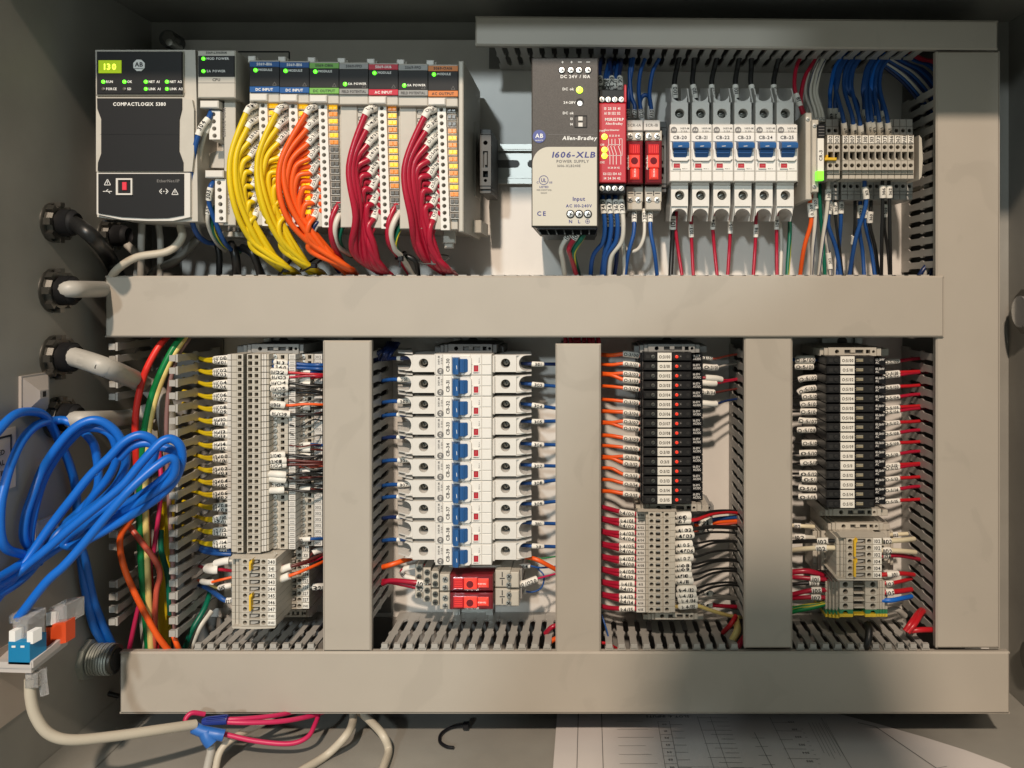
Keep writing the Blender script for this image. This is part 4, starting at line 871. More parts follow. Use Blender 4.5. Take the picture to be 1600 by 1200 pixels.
# ================================================================ wires
rnd = random.uniform
def lerp(a, b, t): return a + (b - a) * t
def bundle(xs, y0, p, n, xl, ym, end, col, r, pre, what, dfan=None, mid=None, group=None):
    for i in range(n):
        t = i / (n - 1); y = y0 + i * p; s = xs + i * .35
        d = -30 - (1 - t) * 26 + (i % 2) * 6
        j = lambda a: rnd(-a, a) * 1.8
        pts = [(s, y - 3, -40), (s - 9 * (1 - .4 * t), y + .5 + 3 * t, d - 4), (s - 20 * (1 - .45 * t), y + 10 + 9 * t, d - 10),
               (lerp(xl, s - 17, t ** .8) + j(1.5), lerp(y0 + ym, y + 40, t), d - 16),
               (lerp(xl + 10, s - 14, t) + j(2.5), lerp(y0 + ym + 78, y + 62, t), d - 8),
               (lerp(end[0] - 46, end[0] - 2, t) + j(1.5), lerp(end[1] - 38, end[1] - 12, t), d * .5 + 4 + j(4)),
               (lerp(end[0] - 4, end[0] + 12, t) + j(2), end[1] - 2, 28 + (i % 4) * 7), (lerp(end[0] + 14, end[0] + 26, t), end[1] + 22, 60)]
        wire(f'{col} wire {ORD[i]} from the top {what}', pts, r, col, [('x', s - 20 * (1 - .42 * t), s - 2, f'{pre}{i:02d}', 1.15, 4.6)], group=group, per=7)
bundle(405, 166, 10.9, 16, 362, 86, (452, 430), 'yellow', 4.3, 'I:1/', 'at the first DC input module', group='yellow wires of the first input module')
bundle(451.5, 167, 10.9, 16, 400, 84, (492, 430), 'yellow', 4.3, 'I:2/', 'at the second DC input module', group='yellow wires of the second input module')
bundle(498, 168, 10.9, 16, 436, 90, (545, 430), 'orange', 4.3, 'O:3/', 'at the DC output module', group='orange wires of the output module')
bundle(590.5, 170, 10.9, 16, 543, 90, (600, 432), 'crimson', 5.0, 'I:4/', 'at the AC input module', group='crimson wires of the AC input module')
bundle(683.5, 172, 10.9, 16, 631, 90, (700, 432), 'crimson', 5.0, 'O:5/', 'at the AC output module', group='crimson wires of the AC output module')
def tie(label, c, rx, ry, d, tilt=20, col=M_BLK2, r=1.7, tail=True):
    o = W(c[0], c[1], d); P = []
    for k in range(25):
        a = 2 * math.pi * k / 24; x, y, z = rx * math.cos(a), ry * math.sin(a) * 1.0, ry * .35 * math.sin(a)
        ca, sa = math.cos(math.radians(tilt)), math.sin(math.radians(tilt))
        P.append(o + Vector((x * ca - z * sa, y, x * sa + z * ca)) * U)
    mb = MB(); mb.tube(P, r * U, col, 5, False); q = W(c[0] - rx * .5, c[1] + 4, d - ry)
    mb.box(c[0] - 5, c[1] + 1, c[0] + 3, c[1] + 9, d - ry - 4, d - ry + 4, col, 1)
    if tail: mb.box(c[0] - 3, c[1] + 9, c[0], c[1] + 19, d - ry - 2, d - ry, col, .3)
    tag(mb.build('cable_tie'), label, 'cable tie')
tie('black cable tie round the orange bundle above the middle duct', (490, 410), 24, 26, 5, 30, tail=False)
tie('thin grey cable tie round the crimson bundle under the output module', (678, 405), 24, 22, 0, 5, M_ANCD, 1.0, False)
tie('black cable tie round the white and green wires between the crimson bundles', (626, 399), 9, 12, 0, 30)
tie('black cable tie round the yellow bundle above the middle duct', (447, 416), 20, 20, 12, 50, tail=False)
# small wires round the controller
wire('blue wire marked 304 curving down from the upper power connector', [(330, 174, -50), (326, 184, -60), (312, 205, -66), (301, 250, -62), (297, 310, -56), (303, 356, -30), (322, 378, 10), (345, 379, 60)], 4.0, 'blue', [('x', 310, 325, '304', 1.2)])
wire('white wire beside the blue one at the upper power connector', [(328, 199, -50), (322, 205, -56), (313, 240, -50), (307, 300, -43), (307, 345, -22), (316, 372, 25), (336, 384, 80)], 3.4, 'white', [('y', 199, 207, '', 1.3)])
wire('blue wire with marker 303 at the lower power connector', [(334, 284, -50), (329, 293, -58), (327, 318, -50), (338, 350, -35), (352, 380, -10), (366, 394, 30)], 3.6, 'blue', [('y', 293, 312, '303', 1.25)])
wire('white wire at the lower power connector', [(331, 310, -44), (326, 328, -46), (325, 350, -35), (336, 376, 0), (352, 392, 60)], 3.2, 'white', [('y', 318, 334, '302', 1.25)])
wire('green and yellow wire at the lower power connector', [(337, 322, -30), (331, 340, -34), (334, 362, -20), (350, 384, 10), (375, 394, 60)], 3.4, 'green', stripe=M_GRNYEL)
for k, (pts, r, col, lab) in enumerate([
    ([(360, 380, 30), (368, 400, 20), (371, 440, 40)], 7, 'black', 'thick black cable rising from the middle duct under the processor end'),
    ([(378, 386, 30), (396, 398, 20), (410, 440, 40)], 6, 'black', 'black cable slanting into the middle duct beside the yellow bundle'),
    ([(372, 388, 60), (388, 394, 40), (402, 410, 30), (416, 440, 45)], 4, 'navy', 'dark blue wire slanting into the middle duct beside the yellow bundle'),
    ([(222, 345, 10), (221, 380, 12), (220, 440, 30)], 5.4, 'grey', 'grey network cable hanging straight down from the controller, left one'),
    ([(247, 345, 20), (251, 380, 22), (250, 440, 40)], 5, 'grey', 'grey network cable hanging straight down from the controller, middle one'),
    ([(282, 352, -10), (284, 372, -12), (262, 393, -20), (214, 402, -26), (184, 420, -18), (170, 440, 20)], 6.2, 'beige', 'light grey network cable curving from the controller to the duct corner'),
    ([(310, 372, 20), (292, 392, 25), (270, 410, 28), (246, 420, 40), (230, 440, 60)], 7, 'darkgrey', 'dark grey cable curving behind the light grey network cable'),
    ([(338, 378, 60), (343, 400, 62), (342, 440, 70)], 5, 'black', 'black cable behind the blue wire loop under the controller'),
    ([(184, 370, 60), (200, 384, 50), (216, 404, 45), (214, 440, 60)], 6.5, 'grey', 'grey cable leaving the rear gland below the controller'),
    ([(508, 340, -30), (492, 352, -40), (486, 372, -35), (496, 390, -25), (512, 400, 0), (530, 425, 40)], 3.4, 'navy', 'dark blue wire below the orange wires of the output module'),
    ([(505, 346, -30), (494, 356, -38), (490, 374, -30), (500, 392, -10), (510, 404, 30)], 2.6, 'grey', 'grey wire below the orange wires of the output module'),
    ([(540, 306, -30), (527, 322, -45), (518, 345, -50), (519, 375, -42), (530, 400, -10), (545, 425, 40)], 4.2, 'crimson', 'crimson wire looping left of the AC input bundle'),
    ([(540, 322, -30), (528, 340, -48), (523, 362, -46), (528, 385, -25), (548, 398, 20)], 4.2, 'white', 'white wire looping left of the AC input bundle'),
    ([(548, 342, -30), (534, 356, -36), (530, 374, -30), (536, 390, 0), (550, 400, 40)], 4.2, 'green', 'green wire looping left of the AC input bundle'),
    ([(633, 304, -30), (617, 324, -45), (607, 350, -50), (608, 380, -40), (622, 400, -5), (640, 428, 40)], 4.2, 'crimson', 'crimson wire looping between the two crimson bundles'),
    ([(635, 318, -30), (618, 342, -50), (611, 366, -48), (616, 388, -30), (628, 402, -6), (646, 432, 40)], 4.4, 'white', 'white wire looping between the two crimson bundles'),
    ([(634, 340, -30), (622, 358, -38), (617, 378, -34), (622, 394, -16), (634, 408, 10)], 4.4, 'green', 'green and yellow wire looping between the two crimson bundles'),
    ([(626, 400, 10), (640, 402, 6), (651, 412, 12), (654, 440, 40)], 4, 'black', 'black wire leaving the tie between the crimson bundles')]):
    wire(lab, pts, r, col, stripe=M_GRNYEL if 'yellow' in lab and 'green' in lab else None, per=8)
# power supply, safety relay, plug-in relays
for x, col, t, pts in ((891, 'white', '102', [(892, 357, -50), (888, 368, -52), (877, 388, -45), (880, 410, -20), (884, 445, 30)]), (904, 'crimson', '109', [(905, 356, -52), (900, 368, -55), (889, 388, -48), (893, 404, -25), (905, 445, 30)]),
                       (916, 'green', '', [(917, 356, -50), (910, 370, -50), (897, 390, -42), (898, 405, -20), (905, 430, 40)])):
    wire(f'{col} wire' + (f' marked {t}' if t else ' with yellow stripe') + ' under the power supply', pts, 3.8, col, [('y', 361, 374, t, 1.3)] if t else (), stripe=M_GRNYEL if not t else None)
for k, (x, t, ex) in enumerate(((941, '340', 922), (951, '347', 940), (961, '360', 943), (970, '302', 951))):
    c = 'blue' if k < 3 else 'white'
    wire(f'{c} wire marked {t} under the red safety relay, {ORD[k]} from left', [(x, 304, -20), (x + 1, 320, -28), (x + 4, 350, -26), (x + 1, 378, -15), (ex + 4, 402, 0), (ex, 445, 30)], 3.6, c, [('y', 313, 333, t, 1.3)])
for x, t, ex in ((949, '373', 938), (965, '362', 942), (957, '309', 958)):
    wire(f'{dict(zip((949, 957, 965), ("left", "middle", "right")))[x]} blue wire marked {t} deeper behind the others under the safety relay', [(x, 320, 30), (x, 340, 20), (x + 2, 366, 20), (ex + 6, 396, 25), (ex, 445, 50)], 3.6, 'navy' if t == '309' else 'blue', [('y', 336, 354, t, 1.25)])
for x, t, c, ex in ((973, '302', 'white', 976), (991, '372', 'blue', 975), (1016, '373', 'blue', 1028)):
    wire(f'{c} wire marked {t} under the red plug-in relays' + ('' if c == 'white' else ', left blue one' if x < 1000 else ', right blue one'), [(x, 327, 40), (x, 342, 30), (x - 1 if x < 1000 else x + 1, 365, 25), (lerp(x, ex, .6), 398, 28), (ex, 445, 50)], 3.3, c, [('y', 330, 347, t, 1.3)])
wire('white wire marked 302 looping between the two plug-in relays', [(1006, 327, 40), (1007, 345, 32), (1006, 370, 30), (998, 388, 34), (985, 393, 40), (975, 384, 45), (973, 372, 55)], 3.0, 'white', [('y', 331, 347, '302', 1.35)])
for k, (x, t, x2, y2) in enumerate(((938, '307', 938, 100), (945, '306', 950, 104), (956, '320', 953, 100), (961, '321', 965, 106), (969, '327', 970, 102), (950, '305', 958, 110))):
    wire(f'blue wire marked {t} entering the safety relay top, {ORD[sorted((938, 945, 950, 956, 961, 969)).index(x)]} from left', [(x, 142, -20), (x, 128 + (k % 2) * 3, -26), (x + (2 if k % 2 else -1), 115, 0), (x2, y2, 40), (x2 + 2, y2 - 12, 90)], 3.4, 'blue' if k % 2 else 'navy', [('y', 122 + (k % 2) * 5, 142, t, 1.35)])
for k, (pts, t) in enumerate((([(982, 186, 60), (981, 172, 60), (983, 140, 62), (988, 104, 64), (990, 90, 66)], '302'), ([(990, 184, 60), (992, 166, 58), (987, 152, 60), (984, 120, 62), (986, 92, 66)], '371'),
                              ([(1002, 184, 50), (1001, 170, 50), (998, 140, 58), (1001, 112, 64), (1008, 92, 66)], '320'), ([(1017, 184, 50), (1018, 172, 50), (1015, 145, 58), (1020, 112, 64), (1030, 92, 66)], '310'),
                              ([(1004, 180, 70), (1000, 160, 66), (1006, 149, 62), (1014, 152, 64), (1016, 165, 70)], ''))):
    wire(f'blue wire ' + (f'marked {t}, {ORD[k]} from left, rising from the plug-in relays' if t else 'loop bridging the plug-in relays at the top') + ' into the top duct' * bool(t), pts, 3.4, 'blue', [('y', 172, 186, t, 1.3)] if t else ())
# breakers, upper row
for k, x in enumerate((1055, 1083, 1113, 1150, 1174, 1210)):
    t = '100 110 101 101 112 106'.split()[k]; dx = (6, 2, 7, 5, 0, 7)[k]
    wire(f'thick black wire with white marker above breaker CB-{20 + k}, {ORD[k]} from left', [(x + (3 if k != 0 else 1), 166, 66), (x + (3 if k in (1, 4) else 0), 150, 62), (x - 1, 128, 66), (x + dx * .4, 108, 74), (x + dx, 92, 66), (x + dx + 4, 80, 60)], 4.4, 'black', [('y', 134, 154, t, 1.15)])
for k, (x, ex, t, c) in enumerate(((1051, 1047, '101', 'black'), (1056, 1068, '101', 'crimson'), (1080, 1084, '103', 'crimson'), (1114, 1122, '104', 'crimson'), (1141, 1136, '105', 'crimson'), (1181, 1176, '188', 'crimson'), (1213.5, 1214, '106', 'crimson'))):
    r = 4.2 if k == 0 else 3.0
    wire(f'{"thick black" if k == 0 else "crimson"} wire marked {t} hanging below breaker CB-{(20, 20, 21, 22, 23, 24, 25)[k]}, {ORD[k]} from left', [(x + 1, 326, 62), (x, 345, 62), (x, 362, 66), (lerp(x, ex, .35), 395, 70), (ex, 445, 62)], r, c, [('y', 338 + 6 * (k % 3), 358 + 6 * (k % 3), t, 1.45)] if k != 1 else ())
wire('white wire hanging beside breaker CB-25', [(1219, 345, 110), (1221, 380, 110), (1219, 445, 100)], 3.2, 'white')
wire('green and yellow wire hanging beside breaker CB-25', [(1234, 320, 110), (1234, 360, 105), (1232, 395, 100), (1229, 445, 90)], 3.6, 'green', stripe=M_GRNYEL)
# slim relay and upper right terminals
wire('crimson wire bending into the slim grey relay, left one', [(1254, 178, 40), (1250, 165, 36), (1242, 140, 40), (1242, 118, 50), (1246, 100, 60), (1252, 88, 70)], 3.3, 'crimson', [('y', 147, 166, '18', 1.45)])
wire('crimson wire bending into the slim grey relay, right one', [(1256, 178, 44), (1252, 164, 40), (1252, 145, 44), (1258, 120, 52), (1268, 102, 60), (1276, 88, 70)], 3.3, 'crimson')
for k, (x, ex, c) in enumerate(((1270, 1262, 'grey'), (1276, 1270, 'white'), (1282, 1276, 'white'), (1287, 1280, 'white'))):
    wire(f'white and blue striped wire rising from the slim relay, {ORD[k]} from left', [(x, 190, 40), (x - 3, 172, 40), (ex - 4, 145, 46), (ex, 118, 54), (ex + 6, 100, 62), (ex + 12, 86, 70)], 2.7, c, [('y', 184, 196, '302', 1.3)] if k else (), stripe=WC['navy'] if k % 2 else None)
top_l = [(1297, '303', 1300, 170), (1305, '302', 1310, 170), (1311, '305', 1308, 176), (1319, '307', 1305, 192), (1334, '310', 1318, 194), (1345, '311', 1330, 196), (1338, '308', 1322, 172), (1350, '313', 1350, 172),
         (1358, '372', 1354, 190), (1364, '373', 1360, 191), (1375, '306', 1366, 191), (1388, '367', 1374, 192), (1378, '366', 1368, 174), (1340, '304', 1328, 178), (1355, '312', 1352, 178), (1368, '309', 1362, 182)]
for k, (x, t, ex, y) in enumerate(top_l):
    front = y > 185; d = 20 if front else 62
    wire(f'blue wire marked {t} dropping into the upper right terminals, {ORD[sorted(q_[0] for q_ in top_l).index(x)]} from left', [(x, y + 22, d + 22), (x, y + 8, d), (x - (3 if front else 0), y - 14, d - 3), (lerp(x, ex, .8) - 2, 140, 48), (ex + 2, 114, 58), (ex + 8, 100, 64), (ex + 20, 84, 74)], 3.4, 'blue' if k % 3 else 'ethernet' if k % 5 == 0 else 'blue', [('y', y, y + 17, t, 1.45, 4.4)])
low = [(1266, 308, 'orange', '0.309', 1248, 318, 338, 3.6, 20), (1273, 304, 'white', '307', 1268, 310, 326, 3.2, 20), (1281, 290, 'green', '', 1290, 0, 0, 3.2, 50), (1294, 286, 'white', '302', 1278, 296, 312, 3.4, 30), (1296, 312, 'blue', '305', 1316, 316, 334, 3.6, 50), (1305, 312, 'black', '307', 1318, 317, 335, 2.4, 52), (1314, 312, 'blue', '308', 1308, 316, 333, 3.4, 60),
       (1336, 312, 'black', '312', 1330, 368, 381, 2.8, 60), (1351, 280, 'blue', '313', 1325, 292, 310, 3.5, 20), (1344, 320, 'blue', '372', 1351, 322, 341, 3.4, 62), (1352, 312, 'blue', '373', 1369, 322, 340, 3.4, 60), (1361, 312, 'black', '360', 1374, 330, 347, 3.0, 54), (1379, 281, 'black', '306', 1377, 290, 309, 3.0, 16), (1389, 281, 'black', '362', 1392, 290, 309, 3.0, 16), (1383, 314, 'black', '309', 1391, 320, 339, 2.8, 66), (1288, 330, 'white', '302', 1300, 395, 420, 2.8, 60)]
for k, (x, y, c, t, ex, a, b, r, d) in enumerate(low):
    wire(f'{c} wire' + (f' marked {t}' if t else ' without marker') + f' below the upper right terminals, {ORD[k]} from left', [(x, y - 10, d + 8), (x, y + 10, d), (x + (rnd(-2, 2)), y + 40, d + 4), (lerp(x, ex, .55), lerp(y + 40, 430, .5), d + 20), (ex, 446, 76)], r, c, [('y', a, b, t, 1.7 if r < 3.3 else 1.45, 4.6)] if a else (), stripe=WC['navy'] if c == 'white' and k % 2 else None)
for k in range(14):
    c = ('navy', 'blue', 'white', 'navy', 'blue', 'grey', 'navy', 'blue', 'navy', 'darkgrey', 'blue', 'navy', 'crimson', 'crimson')[k]; q = k * 4.6
    wire(f'{c} wire sweeping round the top right corner between the ducts, {ORD[k]} from the inside', [(1370 + q * .9, 96 - k, 70 - k), (1386 + q, 108 - q * .25, 74), (1410 + q * .85, 128 - q * .55, 80), (1436 + q * .6, 158 - q * .9, 88), (1470 + q * .3, 200 - q, 100)], 3.0, c, group='wires round the top right corner')
for k in range(4):
    wire(f'dark blue wire in the right duct just above the middle duct, {ORD[k]} from left', [(1428 + k * 8, 452, 60), (1440 + k * 7, 425, 50), (1456 + k * 5, 408, 55), (1475 + k * 5, 396, 60)], 4, 'navy' if k != 1 else 'grey')

# ---------------------------------------------------------------- lower left column
NUM = ['topmost'] + ORD[1:]
for k in range(32):
    c = 553.2 + 4.6 + k * 9.57; ch = f'I:{1 + k // 16}/{k % 16:02d}'; m_ = 553.2 + 4.6 + (k // 2 * 2 + .5) * 9.57
    y = lerp(c, m_, .3); up = m_ - 3
    wire(f'yellow wire entering the tall stack, {ORD[k % 16]} of the {"upper" if k < 16 else "lower"} sixteen', [(362, c, 22), (350, y, 16), (338, lerp(c, m_, .5), 18), (322, lerp(c, m_, .8), 45), (306, up - 2, 85), (286, up - 6, 100)], 3.0, 'yellow', [('x', 336, 358, ch, 1.42, 5.6)], group='yellow wires entering the tall terminal stack', n=6, per=5)
flags = [(566, '313', 'blue', 430, 448, 22), (573, '360', 'blue', 431, 449, 22), (581, 'I:1/02', 'red', 424, 448, 14), (589, 'I:1/03', 'crimson', 426, 450, 16), (598, 'I:1/04', 'black', 426, 449, 14), (607, 'I:1/05', 'black', 426, 449, 10), (616, 'I:1/06', 'black', 426, 449, 20), (632, 'I:1/08', 'orange', 422, 444, 12), (646, 'I:1/09', 'black', 426, 453, 10),
         (711, 'I:2/00', 'black', 422, 444, 14), (720, 'I:2/01', 'brown', 422, 446, 12), (727, 'I:2/02', 'brown', 422, 446, 14), (741, '', 'black', 422, 445, 6), (749, '', 'black', 422, 445, 8), (757, 'I:2/05', 'black', 424, 448, 22), (766, '', 'black', 423, 443, 8)]
for k, (y, t, c, a, b, d) in enumerate(flags):
    sl = rnd(-4, 4); g = y + rnd(-3, 6); d -= 20
    wire(f'{c} wire with ' + (f'flag {t}' if t else 'blank flag') + f' right of the tall stack, {ORD[k]} from top', [(420, y - sl * .3, d + 12), (436, y, d), (452, y + sl * .4, d + 6), (478, lerp(y, g, .5) + rnd(-3, 3), d + 8), (502, g, 10), (518, g, 40)], 2.1 if k > 1 else 3, c, [('x', a, b, t, 2.6 if k > 1 else 1.5, 5.6)], n=6)
for k, (y, t, c) in enumerate(((581, '302', 'blue'), (591, '', 'red'), (600, '309', 'black'), (632, '', 'black'), (637, '302', 'black'), (694.5, '309', 'blue'), (702, '310', 'brown'), (713, '310', 'black'), (723, '', 'brown'), (730, '', 'palered'), (736, '318', 'black'), (746, '', 'brown'), (760, '', 'darkgrey'), (764, '', 'brown'), (842, '310', 'blue'))):
    wire(f'thin {c.replace("palered", "red").replace("darkgrey", "grey")} wire between the tall terminal stack and its duct, {ORD[k]} from the top', [(463, y + rnd(-2, 2), 34), (474, y + rnd(-1, 1), 16), (488, y, 14), (506, y + rnd(-3, 3), 30), (520, y + rnd(-4, 4), 60)], 2.6 if c == 'blue' else 1.7, c, [('x', 466, 485, t, 1.5 if c == 'blue' else 2.7, 5)] if k not in (8, 9, 11, 12) else (), n=6)
for k in range(9):
    wire(f'thin dark wire crossing behind the flags of the terminal stack, {ORD[k]} from the top', [(452, 610 + k * 17 + rnd(-3, 3), 0), (470, 612 + k * 17 + rnd(-5, 5), 6), (490, 608 + k * 17.5 + rnd(-5, 5), 8), (512, 606 + k * 18, 40)], 1.3, ('black', 'darkgrey', 'brown')[k % 3], n=5)
for k, (pts, c, r, sl, lab) in enumerate([
    ([(362, 861, 30), (346, 862, 30), (328, 858, 40), (314, 854, 80)], 'blue', 4, [('x', 345, 356, '320', 1.1)], 'blue wire entering the left side just above terminal 340'),
    ([(362, 866, 26), (340, 865, 26), (320, 862, 50), (310, 856, 90)], 'blue', 3.6, (), 'blue wire below the one above terminal 340'),
    ([(365, 876, 10), (350, 877, 8), (330, 882, 20), (314, 884, 80)], 'white', 2.6, [('x', 337, 358, '', 2.2)], 'white wire left of the terminal marked 340'),
    ([(362, 892, 20), (345, 890, 10), (330, 890, 14), (310, 884, 80)], 'crimson', 2.6, [('x', 324, 340, '', 2.6)], 'crimson wire left of terminals 341 and 342'),
    ([(362, 902, 14), (345, 906, 10), (326, 910, 20), (308, 906, 80)], 'orange', 2.2, [('x', 316, 332, '', 2)], 'orange wire left of the terminal marked 343'),
    ([(364, 938, 10), (352, 938, 8), (340, 930, 16), (326, 920, 60), (312, 914, 90)], 'blue', 4, [('x', 354, 362, '327', 1.2)], 'blue wire curving up to the terminal marked 346'),
    ([(364, 914, 14), (352, 916, 10), (338, 918, 30), (318, 908, 80)], 'cream', 2, [('x', 344, 360, '345', 2.2)], 'pale wire left of the terminal marked 344'),
    ([(432, 895, -4), (445, 888, -10), (470, 880, -4), (500, 868, 30), (516, 862, 60)], 'brown', 2.4, [('x', 438, 455, '', 2.2)], 'dark red wire from terminal 341 up to the duct'),
    ([(432, 890, -4), (446, 884, -8), (462, 884, 0), (500, 872, 30), (516, 860, 60)], 'crimson', 2, (), 'thin crimson wire from terminal 342 up to the duct'),
    ([(432, 908, -6), (446, 902, -14), (470, 893, -10), (498, 881, 20), (516, 872, 60)], 'orange', 2.6, [('x', 437, 452, '', 2.2)], 'orange wire from terminal 343 up to the duct'),
    ([(480, 918, 40), (494, 917, 40), (512, 916, 60)], 'grey', 2, [('x', 489, 503, '327', 2.8)], 'wire with a flag marked 327 at the duct below the tall stack'),
    ([(482, 872, 40), (492, 862, 40), (514, 858, 60)], 'brown', 2, [('x', 489, 502, '', 2.4)], 'wire with a blank flag right of the terminal marked 320')]):
    wire(lab, pts, r, c, sl)
# ---------------------------------------------------------------- lower breaker column
for k, (y, t, dy) in enumerate(((569, '301', 0), (600, '303', 3), (632, '304', 5), (659, '305', -1), (694, '306', 1), (727, '307', 1), (756, '308', -5), (788, '309', -4), (817, '310', 1), (853, '311', 1))):
    wire(f'blue wire marked {t} right of breaker CB-{30 + k}, {ORD[k]} from the top', [(803, y - 1, 60), (818, y - 1, 50), (840, y + dy * .4, 46), (862, y + dy, 60), (885, y + dy * 1.6, 66)], 2.9, 'blue' if k > 3 else 'navy' if k == 0 else 'blue', [('x', 831, 848, t, 1.45, 5)])
for k, (y, t) in enumerate(((560, ''), (593, '301'), (627, '303'), (648, ''), (683, ''), (719, '307'), (757, '307'), (776, ''), (808, ''), (843, ''))):
    wire(f'blue wire entering the left side of breaker CB-{30 + k}, {ORD[k]} from the top', [(598, y + 2, 72), (612, y, 58), (628, y, 52), (650, y - 2, 60)], 3.2, 'blue' if k % 4 else 'navy', [('x', 622, 640, t, 1.4, 5)] if t else [('x', 621, 626, '', 1.2)])
for k, (pts, c, r, sl, lab) in enumerate([
    ([(598, 886, 60), (612, 882, 56), (630, 876, 66), (645, 872, 90)], 'orange', 4.2, (), 'orange wire at the duct below breaker CB-39 on the left'),
    ([(598, 912, 60), (612, 907, 52), (650, 910, 44), (676, 914, 50)], 'crimson', 4.0, [('x', 651, 668, '107', 1.4)], 'crimson wire marked 107 entering the sideways relay, upper one'),
    ([(598, 908, 66), (612, 909, 60), (650, 917, 54), (680, 924, 56)], 'crimson', 4.0, [('x', 652, 668, '107', 1.4)], 'crimson wire marked 107 entering the sideways relay, lower one'),
    ([(664, 884, 60), (648, 885, 56), (630, 890, 60), (629, 898, 64), (644, 904, 66), (664, 908, 66)], 'crimson', 3.4, [('x', 662, 676, '101', 1.3)], 'crimson wire loop marked 101 left of the sideways relays'),
    ([(820, 870, 60), (838, 874, 50), (858, 884, 54), (880, 896, 70)], 'orange', 3.6, (), 'orange wire curving right from below breaker CB-39'),
    ([(806, 886, 60), (826, 884, 56), (845, 887, 60), (878, 884, 70)], 'blue', 1.6, [('x', 812, 828, '104', 2.6)], 'thin blue wire with flag 104 right of the sideways relays'),
    ([(800, 912, 50), (818, 912, 40), (840, 904, 46), (878, 894, 70)], 'pink', 1.6, [('x', 804, 838, '50:0/020', 3.4, 6)], 'thin pink wire with a big white flag right of the sideways relays'),
    ([(806, 920, 66), (830, 925, 60), (846, 918, 60), (850, 900, 62), (840, 888, 66)], 'blue', 1.4, [('x', 806, 822, '302', 2.8)], 'thin blue wire loop with flag 302 right of the sideways relays'),
    ([(826, 876, 66), (850, 872, 66), (880, 868, 74)], 'brightgreen', 1.3, (), 'thin green wire right of the sideways relays'),
    ([(852, 990, 60), (864, 979, 56), (885, 975, 70)], 'crimson', 4, (), 'crimson wire at the bottom right of the breaker compartment'),
    ([(852, 1012, 40), (864, 1000, 46), (885, 994, 60)], 'orange', 4, (), 'orange wire at the bottom right of the breaker compartment')]):
    wire(lab, pts, r, c, sl)
# ---------------------------------------------------------------- column with lit relays
oy = [554, 569, 584, 594, 607, 628, 645, 659, 669, 685, 700, 714, 724, 742, 756, 772]; ol = [554, 569, 583, 585, 603, 624, 642, 659, 661, 680, 696, 713, 715, 731, 749, 767]
for k in range(16):
    t = f'O:3/{k:02d}'
    wire(f'orange wire marked {t} entering the {ORD[k]} lit relay from the left', [(1003, oy[k] + 3, 48), (994, oy[k] + 1, 46), (974, oy[k] - 1, 46), (956, ol[k] + 1, 50), (940, ol[k], 60), (925, ol[k] - 2, 70)], 2.9 if k % 3 else 3.4, 'orange', [('x', 974, 998, t, 1.45, 5.2)], group='orange wires entering the lit relays')
for k in range(16):
    t = f'I:4/{k:02d}'; y = 803 + k * 9.85; s = ((k + 1) // 2) * 2 * 9.85 + 796
    wire(f'crimson wire marked {t} entering the marked input terminals, {ORD[k]} from the top', [(1002, y + 2, 40), (992, y, 36), (968, lerp(y, s, .4) - 1, 40), (952, lerp(y, s, .7) - 3, 50), (938, lerp(y, s, .8) - 6, 62), (925, s - 8, 70)], 3.8, 'crimson', [('x', 969, 992, t, 1.25, 6)], group='crimson wires entering the marked input terminals')
rt = [(559, 'O:3/00', 'palered', 1093, 1112, 556), (573, 'O:3/01', 'grey', 1098, 1120, 570), (590, '', 'crimson', 1102, 1127, 594), (598, '', 'crimson', 1094, 1118, 596), (612, 'O:3/04', 'brown', 1095, 1115, 610), (630, '', 'navy', 1097, 1119, 626)]
for k, (y, t, c, a, b, g) in enumerate(rt):
    wire(f'thin {dict(palered="red", navy="dark blue").get(c, c)} wire with ' + (f'flag {t}' if t else 'a blank flag') + f' right of the lit relays, {ORD[k]} from top', [(1084, y, 50), (1100, y, 40), (1118, y + 1, 46), (1136, g, 60), (1160, g - 4, 76)], 1.8, c, [('x', a, b, t, 2.7 if k else 1.8, 5.4)])
br_ = [(806, 'I:4/00', 'black', 798, 2.4, 1053, 1078), (813, '107', 'red', 800, 3.2, 1058, 1078), (827, 'I:4/02', 'black', 824, 3.4, 1058, 1080), (836, 'I:4/03', 'black', 832, 2, 1058, 1082), (850, 'I:4/05', 'black', 845, 2, 1056, 1080), (859, 'I:4/06', 'black', 846, 2, 1060, 1082), (871, 'I:4/07', 'black', 860, 2, 1056, 1081), (882, 'I:4/08', 'black', 874, 2, 1056, 1078), (888, 'I:4/09', 'black', 876, 2, 1056, 1078), (898, 'I:4/10', 'black', 888, 2, 1056, 1079), (907, 'I:4/11', 'black', 892, 2, 1057, 1081), (920, 'I:4/12', 'black', 910, 2, 1061, 1085), (929, 'I:4/13', 'black', 914, 2, 1060, 1085), (937, 'I:4/14', 'darkgrey', 936, 2, 1062, 1087), (947, 'I:4/15', 'cream', 962, 3.0, 1062, 1087)]
for k, (y, t, c, g, r, a, b) in enumerate(br_):
    wire(f'{c.replace("darkgrey", "grey")} wire with flag {t} right of the input terminals, {ORD[k]} from the top', [(1050, y + 1, 20), (1068, y, 0), (1088, y - 1, 6), (1112, lerp(y, g, .6) - 2, 30), (1140, g, 60), (1164, g + 3, 80)], r, c, [('x', a, b, t, 2.9 if r < 3 else 1.7, 5.6)], n=6)
